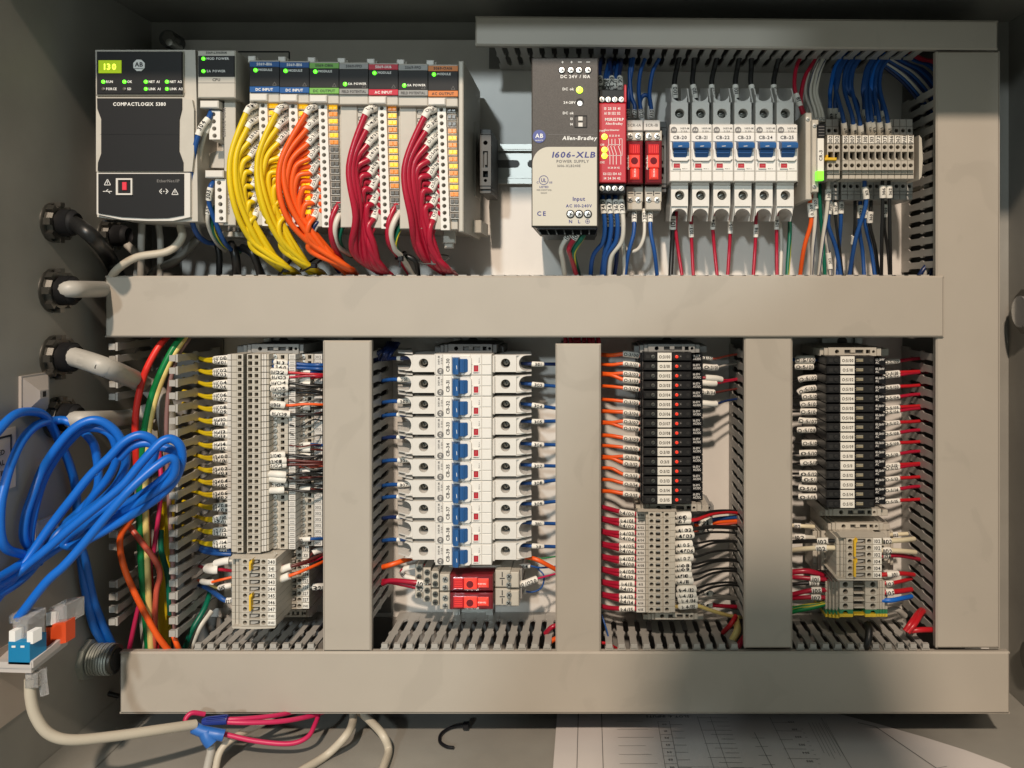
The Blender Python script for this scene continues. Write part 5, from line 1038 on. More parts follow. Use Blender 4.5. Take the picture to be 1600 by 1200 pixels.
for k, (y, c, g, t) in enumerate(((818, 'orange', 814, '104'), (827, 'palered', 816, '104'), (926, 'darkgrey', 935, '104'), (944, 'crimson', 948, '104'), (814, 'blue', 808, '102'))):
    wire(f'{c.replace("palered", "red").replace("darkgrey", "grey")} wire marked {t} behind the flags of the input terminals, {ORD[k]} of five', [(1086, y + 2, 70), (1104, y, 56), (1124, lerp(y, g, .6), 60), (1150, g, 76)], 3.4, c, [('x', 1094, 1112, t, 1.4, 5)])
# ---------------------------------------------------------------- column with unlit relays
ly = [562, 573, 590, 606, 619, 630.5, 643, 658, 671.5, 692, 707.5, 722, 740, 749, 763, 776]
for k in range(16):
    t = f'O:5/{k:02d}'; c = 'black' if k else 'blue'; x0 = 1245 + (0, -1, 4, 3, 8, 6, 6, 4, 2, 8, 5, 6, 5, 8, 4, 4)[k]; g = ly[k] + (0, 0, 6, 12, 3, 4, 0, -3, 1, 0, 1, 3, 0, -3, -3, 0)[k]
    wire(f'{c} wire marked {t} entering the {ORD[k]} unlit relay from the left', [(1288, ly[k] + 1, 60), (1276, ly[k], 50), (1256, ly[k] + (g - ly[k]) * .2, 48), (1240, g, 56), (1222, g + 1, 66)], 2.0 if k else 2.8, c, [('x', x0, x0 + 26, t, 2.5, 5.8)], group='black wires entering the unlit relays')
ry = [565, 583, 587, 605, 621, 637, 643, 661, 677, 693, 710, 727, 731, 748, 765, 783]
for k in range(16):
    t = f'O:5/{k:02d}'; g = ry[k] - (2 if k % 2 else 4)
    wire(f'red wire marked {t} leaving the {ORD[k]} unlit relay on the right', [(1366, ry[k] + 2, 60), (1382, ry[k] + 1, 52), (1404, ry[k] - 1, 54), (1424, g, 64), (1450, g - 2, 80)], 2.9, 'red' if k % 2 else 'crimson', [('x', 1378, 1404, t, 1.35, 5)], group='red wires leaving the unlit relays')
for k, (pts, c, r, sl, lab) in enumerate([
    ([(1236, 821, 70), (1254, 822, 62), (1272, 823, 66)], 'ivory', 3.4, [('x', 1241, 1251, '102', 1.3)], 'ivory wire marked 102 at the rear left of the small group, top one'),
    ([(1236, 838, 70), (1254, 839, 58), (1272, 840, 66)], 'white', 3.6, [('x', 1243, 1257, '102', 1.3)], 'white wire marked 102 at the rear left of the small group, second one'),
    ([(1225, 847, 60), (1250, 846, 34), (1280, 845, 12), (1306, 845, 0)], 'black', 3.4, [('x', 1278, 1294, '102', 1.5)], 'black wire marked 102 entering the upper 102 terminal'),
    ([(1225, 862, 60), (1250, 858, 34), (1280, 856, 12), (1306, 856, 0)], 'ivory', 4.0, [('x', 1276, 1292, '102', 1.3)], 'ivory wire marked 102 entering the middle 102 terminal'),
    ([(1370, 846, 6), (1386, 845, 6), (1408, 844, 20), (1428, 842, 44)], 'ivory', 4.0, [('x', 1379, 1390, '102', 1.3)], 'ivory wire marked 102 leaving the upper 102 terminal'),
    ([(1384, 836, 70), (1400, 835, 60), (1418, 834, 64)], 'ivory', 3.4, [('x', 1396, 1402, '102', 1.25)], 'ivory wire at the rear right of the small group'),
    ([(1370, 860, 6), (1386, 860, 6), (1408, 861, 20), (1430, 863, 44)], 'ivory', 4.0, [('x', 1378, 1390, '102', 1.35)], 'ivory wire marked 102 leaving the lowest 102 terminal'),
    ([(1370, 869, 10), (1386, 868, 12), (1408, 868, 30), (1436, 874, 66)], 'crimson', 3.6, [('x', 1378, 1388, '104', 1.35)], 'crimson wire marked 104 leaving the small group'),
    ([(1225, 896, 60), (1245, 893, 52), (1266, 893, 50), (1292, 902, 60)], 'crimson', 4.6, (), 'thick crimson wire curving left of the ladder terminals'),
    ([(1225, 902, 60), (1245, 902, 50), (1270, 904, 44), (1296, 906, 44)], 'crimson', 3.6, [('x', 1266, 1280, '101', 1.35)], 'upper crimson wire marked 101 left of the ladder terminals'),
    ([(1225, 914, 60), (1245, 912, 50), (1270, 911, 46), (1296, 912, 46)], 'black', 2.8, [('x', 1264, 1279, '103', 1.4)], 'black wire marked 103 left of the ladder terminals'),
    ([(1225, 932, 60), (1245, 927, 50), (1270, 922, 42), (1296, 922, 44)], 'crimson', 3.8, [('x', 1268, 1282, '105', 1.3)], 'middle crimson wire marked 105 left of the ladder terminals'),
    ([(1225, 936, 64), (1245, 934, 52), (1270, 933, 44), (1296, 934, 44)], 'crimson', 3.6, [('x', 1267, 1281, '107', 1.3)], 'lowest crimson wire marked 107 left of the ladder terminals'),
    ([(1225, 960, 60), (1245, 954, 52), (1266, 950, 48), (1296, 942, 44)], 'brightgreen', 3.6, (), 'green and yellow ground wire left of the ladder terminals'),
    ([(1225, 952, 64), (1245, 950, 58), (1266, 946, 54), (1296, 940, 50)], 'brightgreen', 3.6, (), 'second green and yellow ground wire, just behind the first'),
    ([(1376, 898, 30), (1392, 897, 26), (1410, 896, 36), (1428, 898, 54)], 'red', 3.6, [('x', 1386, 1402, '101', 1.35)], 'upper red wire marked 101 right of the ladder terminals'),
    ([(1376, 911, 30), (1392, 911, 28), (1408, 908, 40), (1424, 904, 60)], 'red', 3.2, [('x', 1384, 1394, '103', 1.35)], 'middle red wire marked 103 right of the ladder terminals'),
    ([(1376, 926, 30), (1392, 925, 28), (1404, 924, 36), (1424, 921, 54)], 'red', 4.2, [('x', 1384, 1394, '105', 1.3)], 'lower red wire marked 105 right of the ladder terminals'),
    ([(1376, 938, 26), (1392, 938, 22), (1408, 935, 30), (1424, 932, 54)], 'ethernet', 3.8, (), 'bright blue wire marked 107 right of the ladder terminals'),
    ([(1376, 954, 60), (1400, 952, 60), (1414, 962, 70)], 'grey', 5, (), 'grey cable behind the ground terminal'),
    ([(1414, 986, 10), (1424, 972, 14), (1434, 958, 40), (1445, 950, 80)], 'red', 4.4, (), 'thick red wire rising at the bottom right corner, left one'),
    ([(1418, 988, 10), (1430, 974, 14), (1440, 958, 40), (1450, 950, 80)], 'red', 4.4, (), 'thick red wire rising at the bottom right corner, right one'),
    ([(1420, 986, 16), (1440, 984, 14), (1470, 984, 30)], 'red', 4.4, (), 'thick red wire running right at the bottom right corner'),
    ([(1355, 975, 20), (1358, 985, 8), (1356, 1004, 0), (1352, 1012, 10)], 'black', 6, (), 'short black cable end over the bottom duct slots'),
    ([(1130, 988, 60), (1142, 975, 40), (1150, 962, 50)], 'red', 4, (), 'red wire at the bottom of the lit relay compartment'),
    ([(1142, 1004, 40), (1152, 985, 40), (1150, 970, 60)], 'cream', 6, (), 'yellowish cable at the bottom of the lit relay compartment'),
    ([(1150, 1015, 20), (1160, 1000, 30), (1172, 985, 50)], 'crimson', 5, (), 'dark red cable at the bottom of the lit relay compartment'),
    ([(940, 960, 60), (948, 985, 50), (955, 1016, 50)], 'blue', 1.4, (), 'thin blue wire at the bottom left of the lit relay compartment'),
    ([(938, 1004, 30), (950, 1006, 34), (965, 1014, 50)], 'red', 2.4, (), 'red wire at the bottom left of the lit relay compartment')]):
    wire(lab, pts, r, c, sl, stripe=M_GRNYEL if 'yellow ground' in lab else None)
for k in range(8):
    x = 884 + k * 7.2
    wire(f'crimson wire behind the top of the second vertical duct, {ORD[k]} from left', [(x, 548, 90), (x + rnd(-2, 2), 536, 50), (x + rnd(-3, 3), 520, 60)], 3.6, 'crimson', group='crimson wires above the second vertical duct')
for k in range(7):
    wire(f'dark blue wire at the top of the first vertical duct, {ORD[k]} from left', [(582 + k * 4, 566 - k, 60), (588 + k * 4 + rnd(-3, 3), 552, 40 + k * 3), (600 + k * 3, 545, 60 + k * 4), (606 + k * 3, 535, 90)], 2.6, 'navy', group='dark blue wires at the top of the first vertical duct')
for k, (x0, x1) in enumerate(((900, 1020), (640, 830), (1290, 1410))):      # wires lying in the bottom duct, seen through its slots
    for q in range(4):
        c = ('crimson', 'white', 'navy', 'pink')[(q + k) % 4]
        wire(f'{c} wire lying in the bottom duct, seen through the slots, {ORD[k * 4 + q]} of twelve', [(x0 + q * 20, 1034, 40 + q * 18), ((x0 + x1) / 2, 1028 + q * 3, 60 + q * 15), (x1, 1032, 50 + q * 20)], 3.4, c)
# ================================================================ left wall: glands, cables, stickers
def wall_pt(px, py):            # point of the left wall seen at a photo position -> its depth
    d = XL / U * D / (px - VX) - D
    return d
def gland(label, px, py, r, inner=True):
    r *= .94; d = wall_pt(px, py); o = W(px, py, d); g = thing('cable_gland', label, 'cable gland', px, py, d, 'cable glands on the left wall')
    def ring(x0, x1, r0, r1, n, m, name, hexa=False):
        mb = MB(); A = [2 * math.pi * k / n for k in range(n)]
        R0 = [Vector((o.x + x0 * U, o.y + r0 * U * math.cos(a), o.z + r0 * U * math.sin(a))) for a in A]; R1 = [Vector((o.x + x1 * U, o.y + r1 * U * math.cos(a), o.z + r1 * U * math.sin(a))) for a in A]
        mb.add(R0 + R1, [(k, (k + 1) % n, (k + 1) % n + n, k + n) for k in range(n)] + [tuple(range(2 * n - 1, n - 1, -1))], m, not hexa); return mb.build(name, g)
    ring(0, 6, r * 1.15, r * 1.12, 20, M_LOCK, 'washer'); ring(6, 14, r * 1.02, r * .98, 8, M_LOCK, 'locknut', True)
    for k in range(8):
        a = 2 * math.pi * k / 8; mb = MB()
        c = Vector((o.x + 10 * U, o.y + r * 1.04 * U * math.cos(a), o.z + r * 1.04 * U * math.sin(a)))
        t = Vector((0, -math.sin(a), math.cos(a))) * 5 * U; n_ = Vector((0, math.cos(a), math.sin(a))) * 3 * U; x = Vector((5 * U, 0, 0))
        v = [c + sx * x + st * t + sn * n_ for sx in (-1, 1) for st in (-1, 1) for sn in (-1, 1)]
        mb.add(v, [(0, 1, 3, 2), (4, 6, 7, 5), (0, 4, 5, 1), (2, 3, 7, 6), (0, 2, 6, 4), (1, 5, 7, 3)], M_LOCK); mb.build('notch', g)
    ring(14, 30, r * .78, r * .76, 20, M_GLAND, 'thread'); ring(30, 37, r * .74, r * .55, 20, M_GLAND, 'seal')
    return d
d1 = gland('topmost black gland on the left wall, with a thick black cable', 82, 348, 27)
d2 = gland('second black gland on the left wall, level with the middle duct end', 82, 454, 30)
d3 = gland('third black gland on the left wall, holding the printed grey cable', 84, 558, 30)
d4 = gland('fourth black gland on the left wall, half hidden by blue loops', 86, 652, 28)
d5 = gland('rear black gland under the controller corner', 166, 368, 24)
wire('thick black cable from the topmost gland down behind the middle duct', [(96, 346, d1), (118, 350, d1 - 6), (146, 372, d1 - 14), (170, 402, 30), (190, 445, 40)], 11, 'black', cat='cable', n=12)
wire('thick grey cable running level from the second gland into the middle duct', [(92, 452, d2), (120, 452, d2 - 4), (180, 452, 40)], 12.5, 'grey', cat='cable', n=12)
jz = wire('thick printed grey cable slanting from the third gland into the left duct', [(96, 554, d3), (124, 560, d3 - 10), (170, 576, d3 - 24), (220, 598, 40), (250, 620, 50), (262, 660, 60), (268, 720, 70)], 14, 'grey', cat='cable', n=14)
P_ = cr([W(*q) for q in [(96, 554, d3), (124, 560, d3 - 10), (170, 576, d3 - 24), (220, 598, 40), (250, 620, 50), (262, 660, 60), (268, 720, 70)]], 40)
sleeve(jz, P_, ('x', 112, 222, 'JZ 18 x 0,75 300', 1.005, 9.5), 14, WC['grey'], name='printed_jacket')
wire('thick grey cable from the fourth gland into the left duct', [(100, 656, d4), (140, 656, d4 - 6), (200, 652, 50), (240, 640, 60)], 13, 'grey', cat='cable', n=12)
wire('thick grey cable joining from the left duct to the printed one', [(224, 600, 52), (244, 622, 50), (256, 655, 56), (262, 700, 66), (262, 780, 74)], 11, 'grey', cat='cable', n=12)
wire('olive grey cable hanging along the left wall behind the glands', [(152, 464, 70), (146, 490, 84), (142, 540, 90), (146, 620, 92), (152, 720, 96), (158, 830, 96), (164, 940, 90), (176, 1020, 80)], 6.4, 'darkgrey', cat='cable', n=10)
# cables standing in the uncovered duct
for pts, r, c, lab in [
    ([(262, 525, 30), (244, 548, 12), (224, 590, 4), (212, 650, 2), (213, 720, 10), (220, 790, 40), (228, 850, 60)], 5.2, 'brightred', 'bright red wire bowing through the uncovered left duct'),
    ([(284, 525, 30), (264, 556, 14), (240, 610, 8), (226, 670, 8), (220, 730, 14), (218, 800, 18), (222, 900, 18), (232, 1020, 30)], 5.2, 'brightgreen', 'green wire bowing through the uncovered left duct'),
    ([(290, 525, 36), (270, 556, 18), (248, 606, 12), (234, 660, 12), (227, 730, 18), (228, 830, 22), (232, 930, 22), (236, 1020, 30)], 5.2, 'cream', 'pale yellow wire bowing through the uncovered left duct'),
    ([(296, 528, 40), (276, 560, 26), (264, 610, 20), (260, 680, 18), (264, 780, 14), (270, 880, 12), (272, 960, 20), (276, 1020, 40)], 3.6, 'mauve', 'mauve wire along the bent fingers of the left duct'),
    ([(222, 770, 2), (204, 812, -4), (188, 840, -6), (192, 880, -6), (212, 930, -4), (244, 990, 4), (268, 1022, 20)], 4.8, 'orange', 'orange wire crossing the lower left duct down to the bottom duct'),
    ([(202, 822, 10), (222, 848, 6), (244, 878, 10), (250, 900, 14), (244, 930, 20), (240, 1020, 34)], 4.4, 'palered', 'brownish orange wire looping in the lower left duct'),
    ([(248, 700, 50), (252, 760, 40), (246, 820, 34), (236, 880, 30), (216, 950, 26), (200, 1024, 30)], 3.6, 'pink', 'dark pink wire slanting down the left duct'),
    ([(252, 828, 40), (252, 860, 34), (262, 900, 36), (266, 960, 44)], 4.2, 'green', 'dark green wire at the lower bent fingers'),
    ([(226, 760, 40), (232, 860, 36), (238, 940, 34), (246, 1022, 40)], 4.6, 'red', 'red wire standing in the lower left duct'),
    ([(186, 680, 30), (204, 700, 24), (214, 740, 24), (212, 790, 40)], 3, 'white', 'white wire curving between the blue loops and the left duct'),
    ([(256, 640, 80), (262, 780, 76), (258, 900, 76), (256, 1020, 80)], 11, WC['yellow'], 'dull yellow cable deep in the left duct'),
    ([(284, 1024, 30), (276, 1006, 20), (268, 985, 24)], 4, 'orange', 'short orange wire entering the bottom duct beside the fingers'),
    ([(236, 1024, 60), (232, 990, 70), (226, 900, 80), (222, 860, 90)], 12, 'grey', 'grey cable deep in the lower left duct'),
    ([(286, 1022, 50), (300, 985, 50), (320, 950, 70), (330, 920, 100)], 4.5, 'green', 'dark green wire behind the lower bent fingers'),
    ([(296, 1020, 60), (312, 980, 60), (330, 955, 80)], 4.5, 'white', 'white wire behind the lower bent fingers')]:
    wire(lab, pts, r, c, cat='wire', n=9, stripe=None)
# blue network cable loops
E = [
    ([(-40, 720, -60), (-12, 684, -64), (20, 650, -64), (48, 643, -62), (72, 652, -56), (94, 692, -46), (110, 730, -40), (119, 770, -36), (121, 830, -34), (126, 870, -30), (134, 925, -14), (148, 982, 4), (176, 1022, 40)], 'first loop, farthest left, falling to the conduit'),
    ([(-30, 920, -104), (40, 874, -108), (11, 858, -112), (1, 835, -114), (1, 790, -114), (10, 748, -114), (20, 718, -114), (36, 686, -112), (58, 664, -108), (86, 657, -104), (110, 660, -98), (142, 687, -86), (151, 713, -80), (154, 750, -76), (148, 772, -76), (126, 797, -80), (96, 826, -84), (60, 880, -90)], 'second loop, the widest, standing at the left edge'),
    ([(80, 862, -118), (58, 856, -124), (44, 852, -128), (37, 836, -130), (40, 806, -132), (52, 770, -134), (66, 734, -136), (88, 700, -136), (110, 674, -134), (133, 659, -130), (154, 657, -124), (174, 668, -116), (188, 685, -110), (196, 708, -106), (195, 730, -102), (182, 757, -100), (158, 782, -100), (132, 802, -104), (90, 834, -108), (40, 900, -116), (-30, 945, -120)], 'third loop, with its crown below the fourth gland'),
    ([(44, 868, -112), (50, 812, -116), (66, 754, -118), (88, 714, -118), (113, 684, -116), (130, 671, -112), (153, 669, -108), (172, 678, -104), (181, 696, -98), (182, 719, -92), (168, 748, -88), (140, 784, -88), (122, 830, -70), (134, 880, -40), (150, 950, -10), (184, 1026, 40)], 'fourth loop, tucked inside the third'),
    ([(-30, 950, -160), (28, 893, -160), (79, 822, -158), (113, 778, -156), (142, 742, -152), (170, 715, -148), (193, 691, -144), (215, 680, -138), (232, 683, -132), (242, 694, -126), (238, 720, -120), (214, 750, -118), (180, 782, -120), (140, 812, -124), (96, 848, -130)], 'fifth loop, reaching over the coloured duct wires'),
    ([(-20, 955, -176), (25, 899, -176), (71, 860, -174), (113, 823, -170), (159, 786, -166), (193, 757, -162), (216, 729, -158), (238, 704, -154), (254, 689, -148), (269, 686, -142), (282, 698, -136), (284, 722, -130), (272, 752, -126), (248, 776, -126), (220, 796, -128), (193, 812, -130), (159, 832, -132), (127, 848, -134), (106, 853, -134), (100, 845, -136), (124, 826, -140), (180, 796, -140)], 'sixth loop, the one reaching farthest right'),
    ([(186, 716, -136), (205, 698, -132), (228, 692, -128), (252, 698, -122), (270, 704, -118), (275, 716, -114), (266, 737, -112), (242, 758, -112), (210, 780, -114), (170, 802, -118), (136, 820, -120), (104, 846, -122)], 'seventh strand, lying under the right end of the loops'),
    ([(28, 966, -196), (71, 911, -196), (100, 884, -194), (127, 854, -190), (160, 814, -186), (198, 770, -180), (224, 745, -170), (246, 727, -160), (264, 716, -150), (274, 722, -144), (270, 744, -138), (248, 764, -134), (216, 786, -128), (180, 806, -122), (140, 826, -116), (100, 850, -110), (40, 890, -108), (-30, 930, -110)], 'eighth strand, in front, plugged into the blue jack')]
for pts, lab in E: wire(f'bright blue network cable, {lab}', [(a, b, min(c, wall_pt(a, b) - 22)) for a, b, c in pts], 6.0, 'ethernet', cat='network cable', group='blue network cable loops on the left', n=10, per=8)
# keystone jack holder
jk = thing('jack_holder', 'clear wall jack holder with blue and orange sockets, hanging from the blue cables', 'jack holder', 50, 1010, -170)
dj = -205
def ob(mb, a, ex, ey, ez, m):   # oblique box from photo corner a=(px,py,d), edge vectors in units (x right, y down, d deep)
    o = W(*a); V = [Vector((q[0] * U, q[2] * U, -q[1] * U)) for q in (ex, ey, ez)]
    v = [o + V[0] * i + V[1] * j + V[2] * k for i in (0, 1) for j in (0, 1) for k in (0, 1)]
    mb.add(v, [(0, 1, 3, 2), (4, 6, 7, 5), (0, 4, 5, 1), (2, 3, 7, 6), (0, 2, 6, 4), (1, 5, 7, 3)], m)
MJ_B = mat('jack_blue', (.008, .20, .42), .4); MJ_O = mat('jack_orange', (.62, .07, .015), .4); M_PLATE = mat('plate_grey_white', (.50, .47, .45), .45)
mb = MB(); ob(mb, (-30, 1041, -212), (66, 2, 0), (0, 7, 0), (10, -12, 60), M_PLATE); ob(mb, (-30, 1033, -214), (66, 2, 0), (0, 8, 0), (2, 0, 8), M_PLATE); ob(mb, (46, 1033, -213), (5, 0, 0), (0, 9, 0), (9, -13, 62), M_PLATE); mb.build('base_plate', jk)
mb = MB(); ob(mb, (-40, 948, -140), (52, 0, 0), (0, 84, 0), (10, 0, 30), M_PLATE); mb.build('back_plate', jk)
mb = MB(); ob(mb, (13, 1003, -214), (28, 1, 0), (0, 29, 0), (6, -4, 24), MJ_B); ob(mb, (14, 986, -213), (8, 0, 0), (0, 16, 0), (5, -2, 10), M_INKW); ob(mb, (42, 987, -213), (8, 0, 0), (0, 16, 0), (5, -2, 10), M_INKW); ob(mb, (18, 1009, -214.6), (5, 0, 0), (0, 2.5, 0), (0, 0, .5), M_INKW); ob(mb, (32, 1009, -214.6), (5, 0, 0), (0, 2.5, 0), (0, 0, .5), M_INKW); mb.build('blue_jack', jk)
mb = MB(); ob(mb, (72, 978, -168), (27, -5, 0), (0, 28, 0), (4, -2, 14), MJ_O); ob(mb, (72, 958, -168), (8, 0, 0), (0, 19, 0), (5, -1, 8), M_INKW); mb.build('orange_jack', jk)
mb = MB(); ob(mb, (20, 968, -206), (20, 0, 0), (0, 34, 0), (6, -4, 24), M_CLEAR); ob(mb, (14, 962, -200), (30, 1, 0), (0, 10, 0), (6, -4, 20), M_CLEAR); mb.build('blue_jack_cover', jk)
mb = MB(); ob(mb, (77, 950, -164), (24, -4, 0), (0, 26, 0), (8, -3, 26), M_CLEAR); mb.build('orange_jack_cover', jk)
pgc = thing('network_plug', 'clear network plug with grey cable hanging under the jack holder', 'network cable', 50, 1062, -200)
mb = MB(); mb.box(38, 1053, 58, 1076, -208, -188, M_CLEAR, 1.5); mb.build('plug', pgc)
mb = MB(); ob(mb, (58, 1048, -200), (4, 0, 0), (4, 34, 0), (4, 0, 6), M_CLEAR); mb.build('latch', pgc)
mb = MB(); mb.tube(cr([W(*q) for q in [(47, 1060, -198), (48, 1090, -198), (56, 1120, -196), (76, 1146, -190), (112, 1156, -176), (180, 1150, -140), (250, 1140, -100), (305, 1132, -60)]], 10), 7 * U, WC['beige'], 12); mb.build('cable', pgc)
mb = MB(); mb.tube(cr([W(*q) for q in [(108, 1020, 20), (116, 1050, 30), (140, 1075, 50), (186, 1088, 60)]], 10), 4 * U, WC['black'], 8); tag(mb.build('cable'), 'thin black cable curving along the left wall to the bottom duct', 'cable')
cd = thing('conduit_fitting', 'threaded zinc conduit fitting low on the left wall where the blue cables leave', 'conduit fitting', 146, 1030, 60)
dcf = wall_pt(136, 1030); o_ = W(136, 1030, dcf)
def xr(x0, x1, r0, n, m, name, cap=False):
    mb = MB(); A = [2 * math.pi * k / n for k in range(n)]
    R0 = [Vector((o_.x + x0 * U, o_.y + r0 * U * math.cos(a), o_.z + r0 * U * math.sin(a))) for a in A]; R1 = [Vector((o_.x + x1 * U, q.y, q.z)) for q in R0]
    mb.add(R0 + R1, [(k, (k + 1) % n, (k + 1) % n + n, k + n) for k in range(n)], m, n > 10)
    if cap: mb.add(R1, [tuple(range(n))], m)
    mb.build(name, cd)
MZ = mat('conduit_zinc', (.40, .42, .38), .45, metal=.5)
xr(0, 8, 31, 8, MZ, 'locknut', True)
for k in range(8): xr(10 + k * 4, 13 + k * 4, 24 - .5 * (k % 2), 20, MZ, 'thread', True)
xr(42, 46, 22, 20, M_LOCK, 'bushing', True); xr(46.2, 47, 17, 16, M_HOLE, 'bore', True)
# adhesive mounts and stickers, lying on the left wall
def wallbox(mb, pa, pb, th, m, inset=0):   # wall patch between two photo points (both on the wall), thickness th units
    da, db = wall_pt(*pa), wall_pt(*pb); a = W(pa[0], pa[1], da); b = W(pb[0], pb[1], db)
    y0, y1 = sorted((a.y, b.y)); z0, z1 = sorted((a.z, b.z)); x0, x1 = XL, XL + th * U; i = inset * U
    v = [(x0, y0, z0), (x0, y1, z0), (x0, y1, z1), (x0, y0, z1), (x1, y0 + i, z0 + i), (x1, y1 - i, z0 + i), (x1, y1 - i, z1 - i), (x1, y0 + i, z1 - i)]
    mb.add(v, [(0, 1, 2, 3), (4, 5, 6, 7), (0, 1, 5, 4), (1, 2, 6, 5), (2, 3, 7, 6), (3, 0, 4, 7)], m); return y0, y1, z0, z1, x1
M_MOUNT = mat('mount_nylon', (.46, .42, .39), .5)
for lab, pa, pb in (('white adhesive cable tie mount on the left wall beside the third gland', (29, 588), (73, 642)), ('second adhesive cable tie mount on the left wall, behind the blue loops', (52, 816), (86, 842))):
    tm = thing('tie_mount', lab, 'cable mount', pa[0], pa[1], wall_pt(*pa))
    mb = MB(); y0, y1, z0, z1, x1 = wallbox(mb, pa, pb, 4, M_MOUNT); mb.build('base', tm)
    mb = MB(); cy, cz = (y0 + y1) / 2, (z0 + z1) / 2; hy, hz = (y1 - y0) / 2, (z1 - z0) / 2; X0 = x1; X1 = x1 + 12 * U
    v = [(X0, cy - hy * .9, cz - hz * .9), (X0, cy + hy * .9, cz - hz * .9), (X0, cy + hy * .9, cz + hz * .9), (X0, cy - hy * .9, cz + hz * .9), (X1, cy - hy * .3, cz - hz * .2), (X1, cy + hy * .3, cz - hz * .2), (X1, cy + hy * .3, cz + hz * .2), (X1, cy - hy * .3, cz + hz * .2)]
    mb.add(v, [(4, 5, 6, 7), (0, 1, 5, 4), (1, 2, 6, 5), (2, 3, 7, 6), (3, 0, 4, 7)], M_MOUNT); v = [(X1 + .3 * U, cy + hy * a, cz + hz * b) for a, b in ((-.12, -.14), (.12, -.14), (.12, .14), (-.12, .14))]; mb.add(v, [(0, 1, 2, 3)], M_HOLE); mb.build('saddle', tm)
    if hz < 16 * U: continue
def walltext(mb, t, py, pz, h, x):
    V, F, wd = layout(t, h * U); mb.add([(x + .3 * U, py + a, pz + b) for a, b in V], F, M_INK)
M_STK = mat('sticker_cream', (.55, .47, .40), .55)
sk = MB(); y0, y1, z0, z1, x1 = wallbox(sk, (-60, 686), (24, 760), .6, M_STK)
for k, t in enumerate(('CAUTION UNAUTHORIZED', 'OPEN BY PROFESSIONAL', 'SERVICE UNTIL'), 0):
    V, F, wd = layout(t.split()[-1][-4:] if k < 2 else 'TIL', 7 * U); sk.add([(x1 + .3 * U, y1 - 22 * U - wd / 2 + a, z1 - (30 + k * 14) * U + b) for a, b in V], F, M_INK)
for a in ((z1 - 9 * U, z1 - 12 * U),): sk.add([(x1 + .2 * U, y0, a[0]), (x1 + .2 * U, y1 - 8 * U, a[0]), (x1 + .2 * U, y1 - 8 * U, a[1]), (x1 + .2 * U, y0, a[1])], [(0, 1, 2, 3)], M_INK)
sk.add([(x1 + .2 * U, y1 - 11 * U, z1 - 12 * U), (x1 + .2 * U, y1 - 8 * U, z1 - 12 * U), (x1 + .2 * U, y1 - 8 * U, z1 - 50 * U), (x1 + .2 * U, y1 - 11 * U, z1 - 50 * U)], [(0, 1, 2, 3)], M_INK)
tag(sk.build('warning_sticker'), 'cream warning sticker with black frame at the left edge, behind the blue loops', 'sticker')
sk = MB(); wallbox(sk, (-80, 1062), (46, 1104), .6, M_STK); tag(sk.build('paper_label'), 'cream paper label low on the left wall below the jack holder', 'sticker')
# right wall fitting
rf = thing('conduit_fitting', 'zinc conduit locknut with clear bushing on the right wall beside the right duct', 'conduit fitting', 1576, 485, 110)
o_ = Vector((XR, 120 * U, W(0, 487, 120).z))
for x0, x1, r0, n, m, name in ((0, 8, 40, 10, M_LOCK, 'locknut'), (8, 13, 34, 20, M_LOCK, 'thread'), (13, 17, 27, 20, M_CLEAR, 'bushing')):
    mb = MB(); A = [2 * math.pi * k / n for k in range(n)]; R0 = [Vector((o_.x - x0 * U, o_.y + r0 * U * math.cos(a), o_.z + r0 * U * math.sin(a))) for a in A]; R1 = [Vector((o_.x - x1 * U, q.y, q.z)) for q in R0]
    mb.add(R0 + R1, [(k, (k + 1) % n, (k + 1) % n + n, k + n) for k in range(n)] + [tuple(range(n, 2 * n))], m); mb.build(name, rf)
gland2 = thing('conduit_fitting', 'dark knockout fitting on the right wall near the bottom duct end', 'conduit fitting', 1582, 1030, 110)
o_ = Vector((XR, 100 * U, W(0, 1030, 100).z)); mb = MB(); n = 16; A = [2 * math.pi * k / n for k in range(n)]
R0 = [Vector((o_.x, o_.y + 28 * U * math.cos(a), o_.z + 28 * U * math.sin(a))) for a in A]; R1 = [Vector((o_.x - 12 * U, q.y, q.z)) for q in R0]
mb.add(R0 + R1, [(k, (k + 1) % n, (k + 1) % n + n, k + n) for k in range(n)] + [tuple(range(n, 2 * n))], M_LOCK); mb.build('locknut', gland2)
# ================================================================ cabinet floor: cables, wire joints, paper
def fl(px, py, lift=0):         # floor point seen at a photo position
    d = (-(ZB / U) - lift) * D / (py - VY) - D
    return (px, py, d)
wire('beige cable bending down in front of the floor, left one of the two', [(552, 1100, 60), (551, 1128, 20), (540, 1150, -20), (510, 1180, fl(510, 1180, 8)[2]), (470, 1205, fl(470, 1205, 8)[2]), (430, 1230, fl(430, 1230, 8)[2])], 6.2, 'beige', cat='cable', n=10)
wire('beige cable bending down in front of the floor, right one of the two', [(560, 1110, 60), (578, 1126, 30), (598, 1148, -10), (607, 1172, fl(607, 1172, 8)[2]), (600, 1196, fl(600, 1196, 8)[2]), (588, 1230, fl(588, 1230, 8)[2])], 6.2, 'beige', cat='cable', n=10)
wire('beige cable running down from the blue wire joint', [(328, 1150, -50), (330, 1170, -56), (326, 1190, -60), (318, 1230, -70)], 6, 'grey', cat='cable', n=10)
wire('beige cable passing behind the red wires to the left', [(440, 1108, 40), (410, 1130, 10), (370, 1150, -30), (345, 1172, -50), (335, 1210, -60)], 5.4, 'beige', cat='cable', n=10)
wire('red wire looping below the bottom duct to the blue tape joint', [(500, 1110, 30), (492, 1132, 0), (480, 1152, -24), (452, 1162, -36), (400, 1158, -44), (350, 1147, -50), (330, 1144, -54)], 3.7, 'pink', n=8)
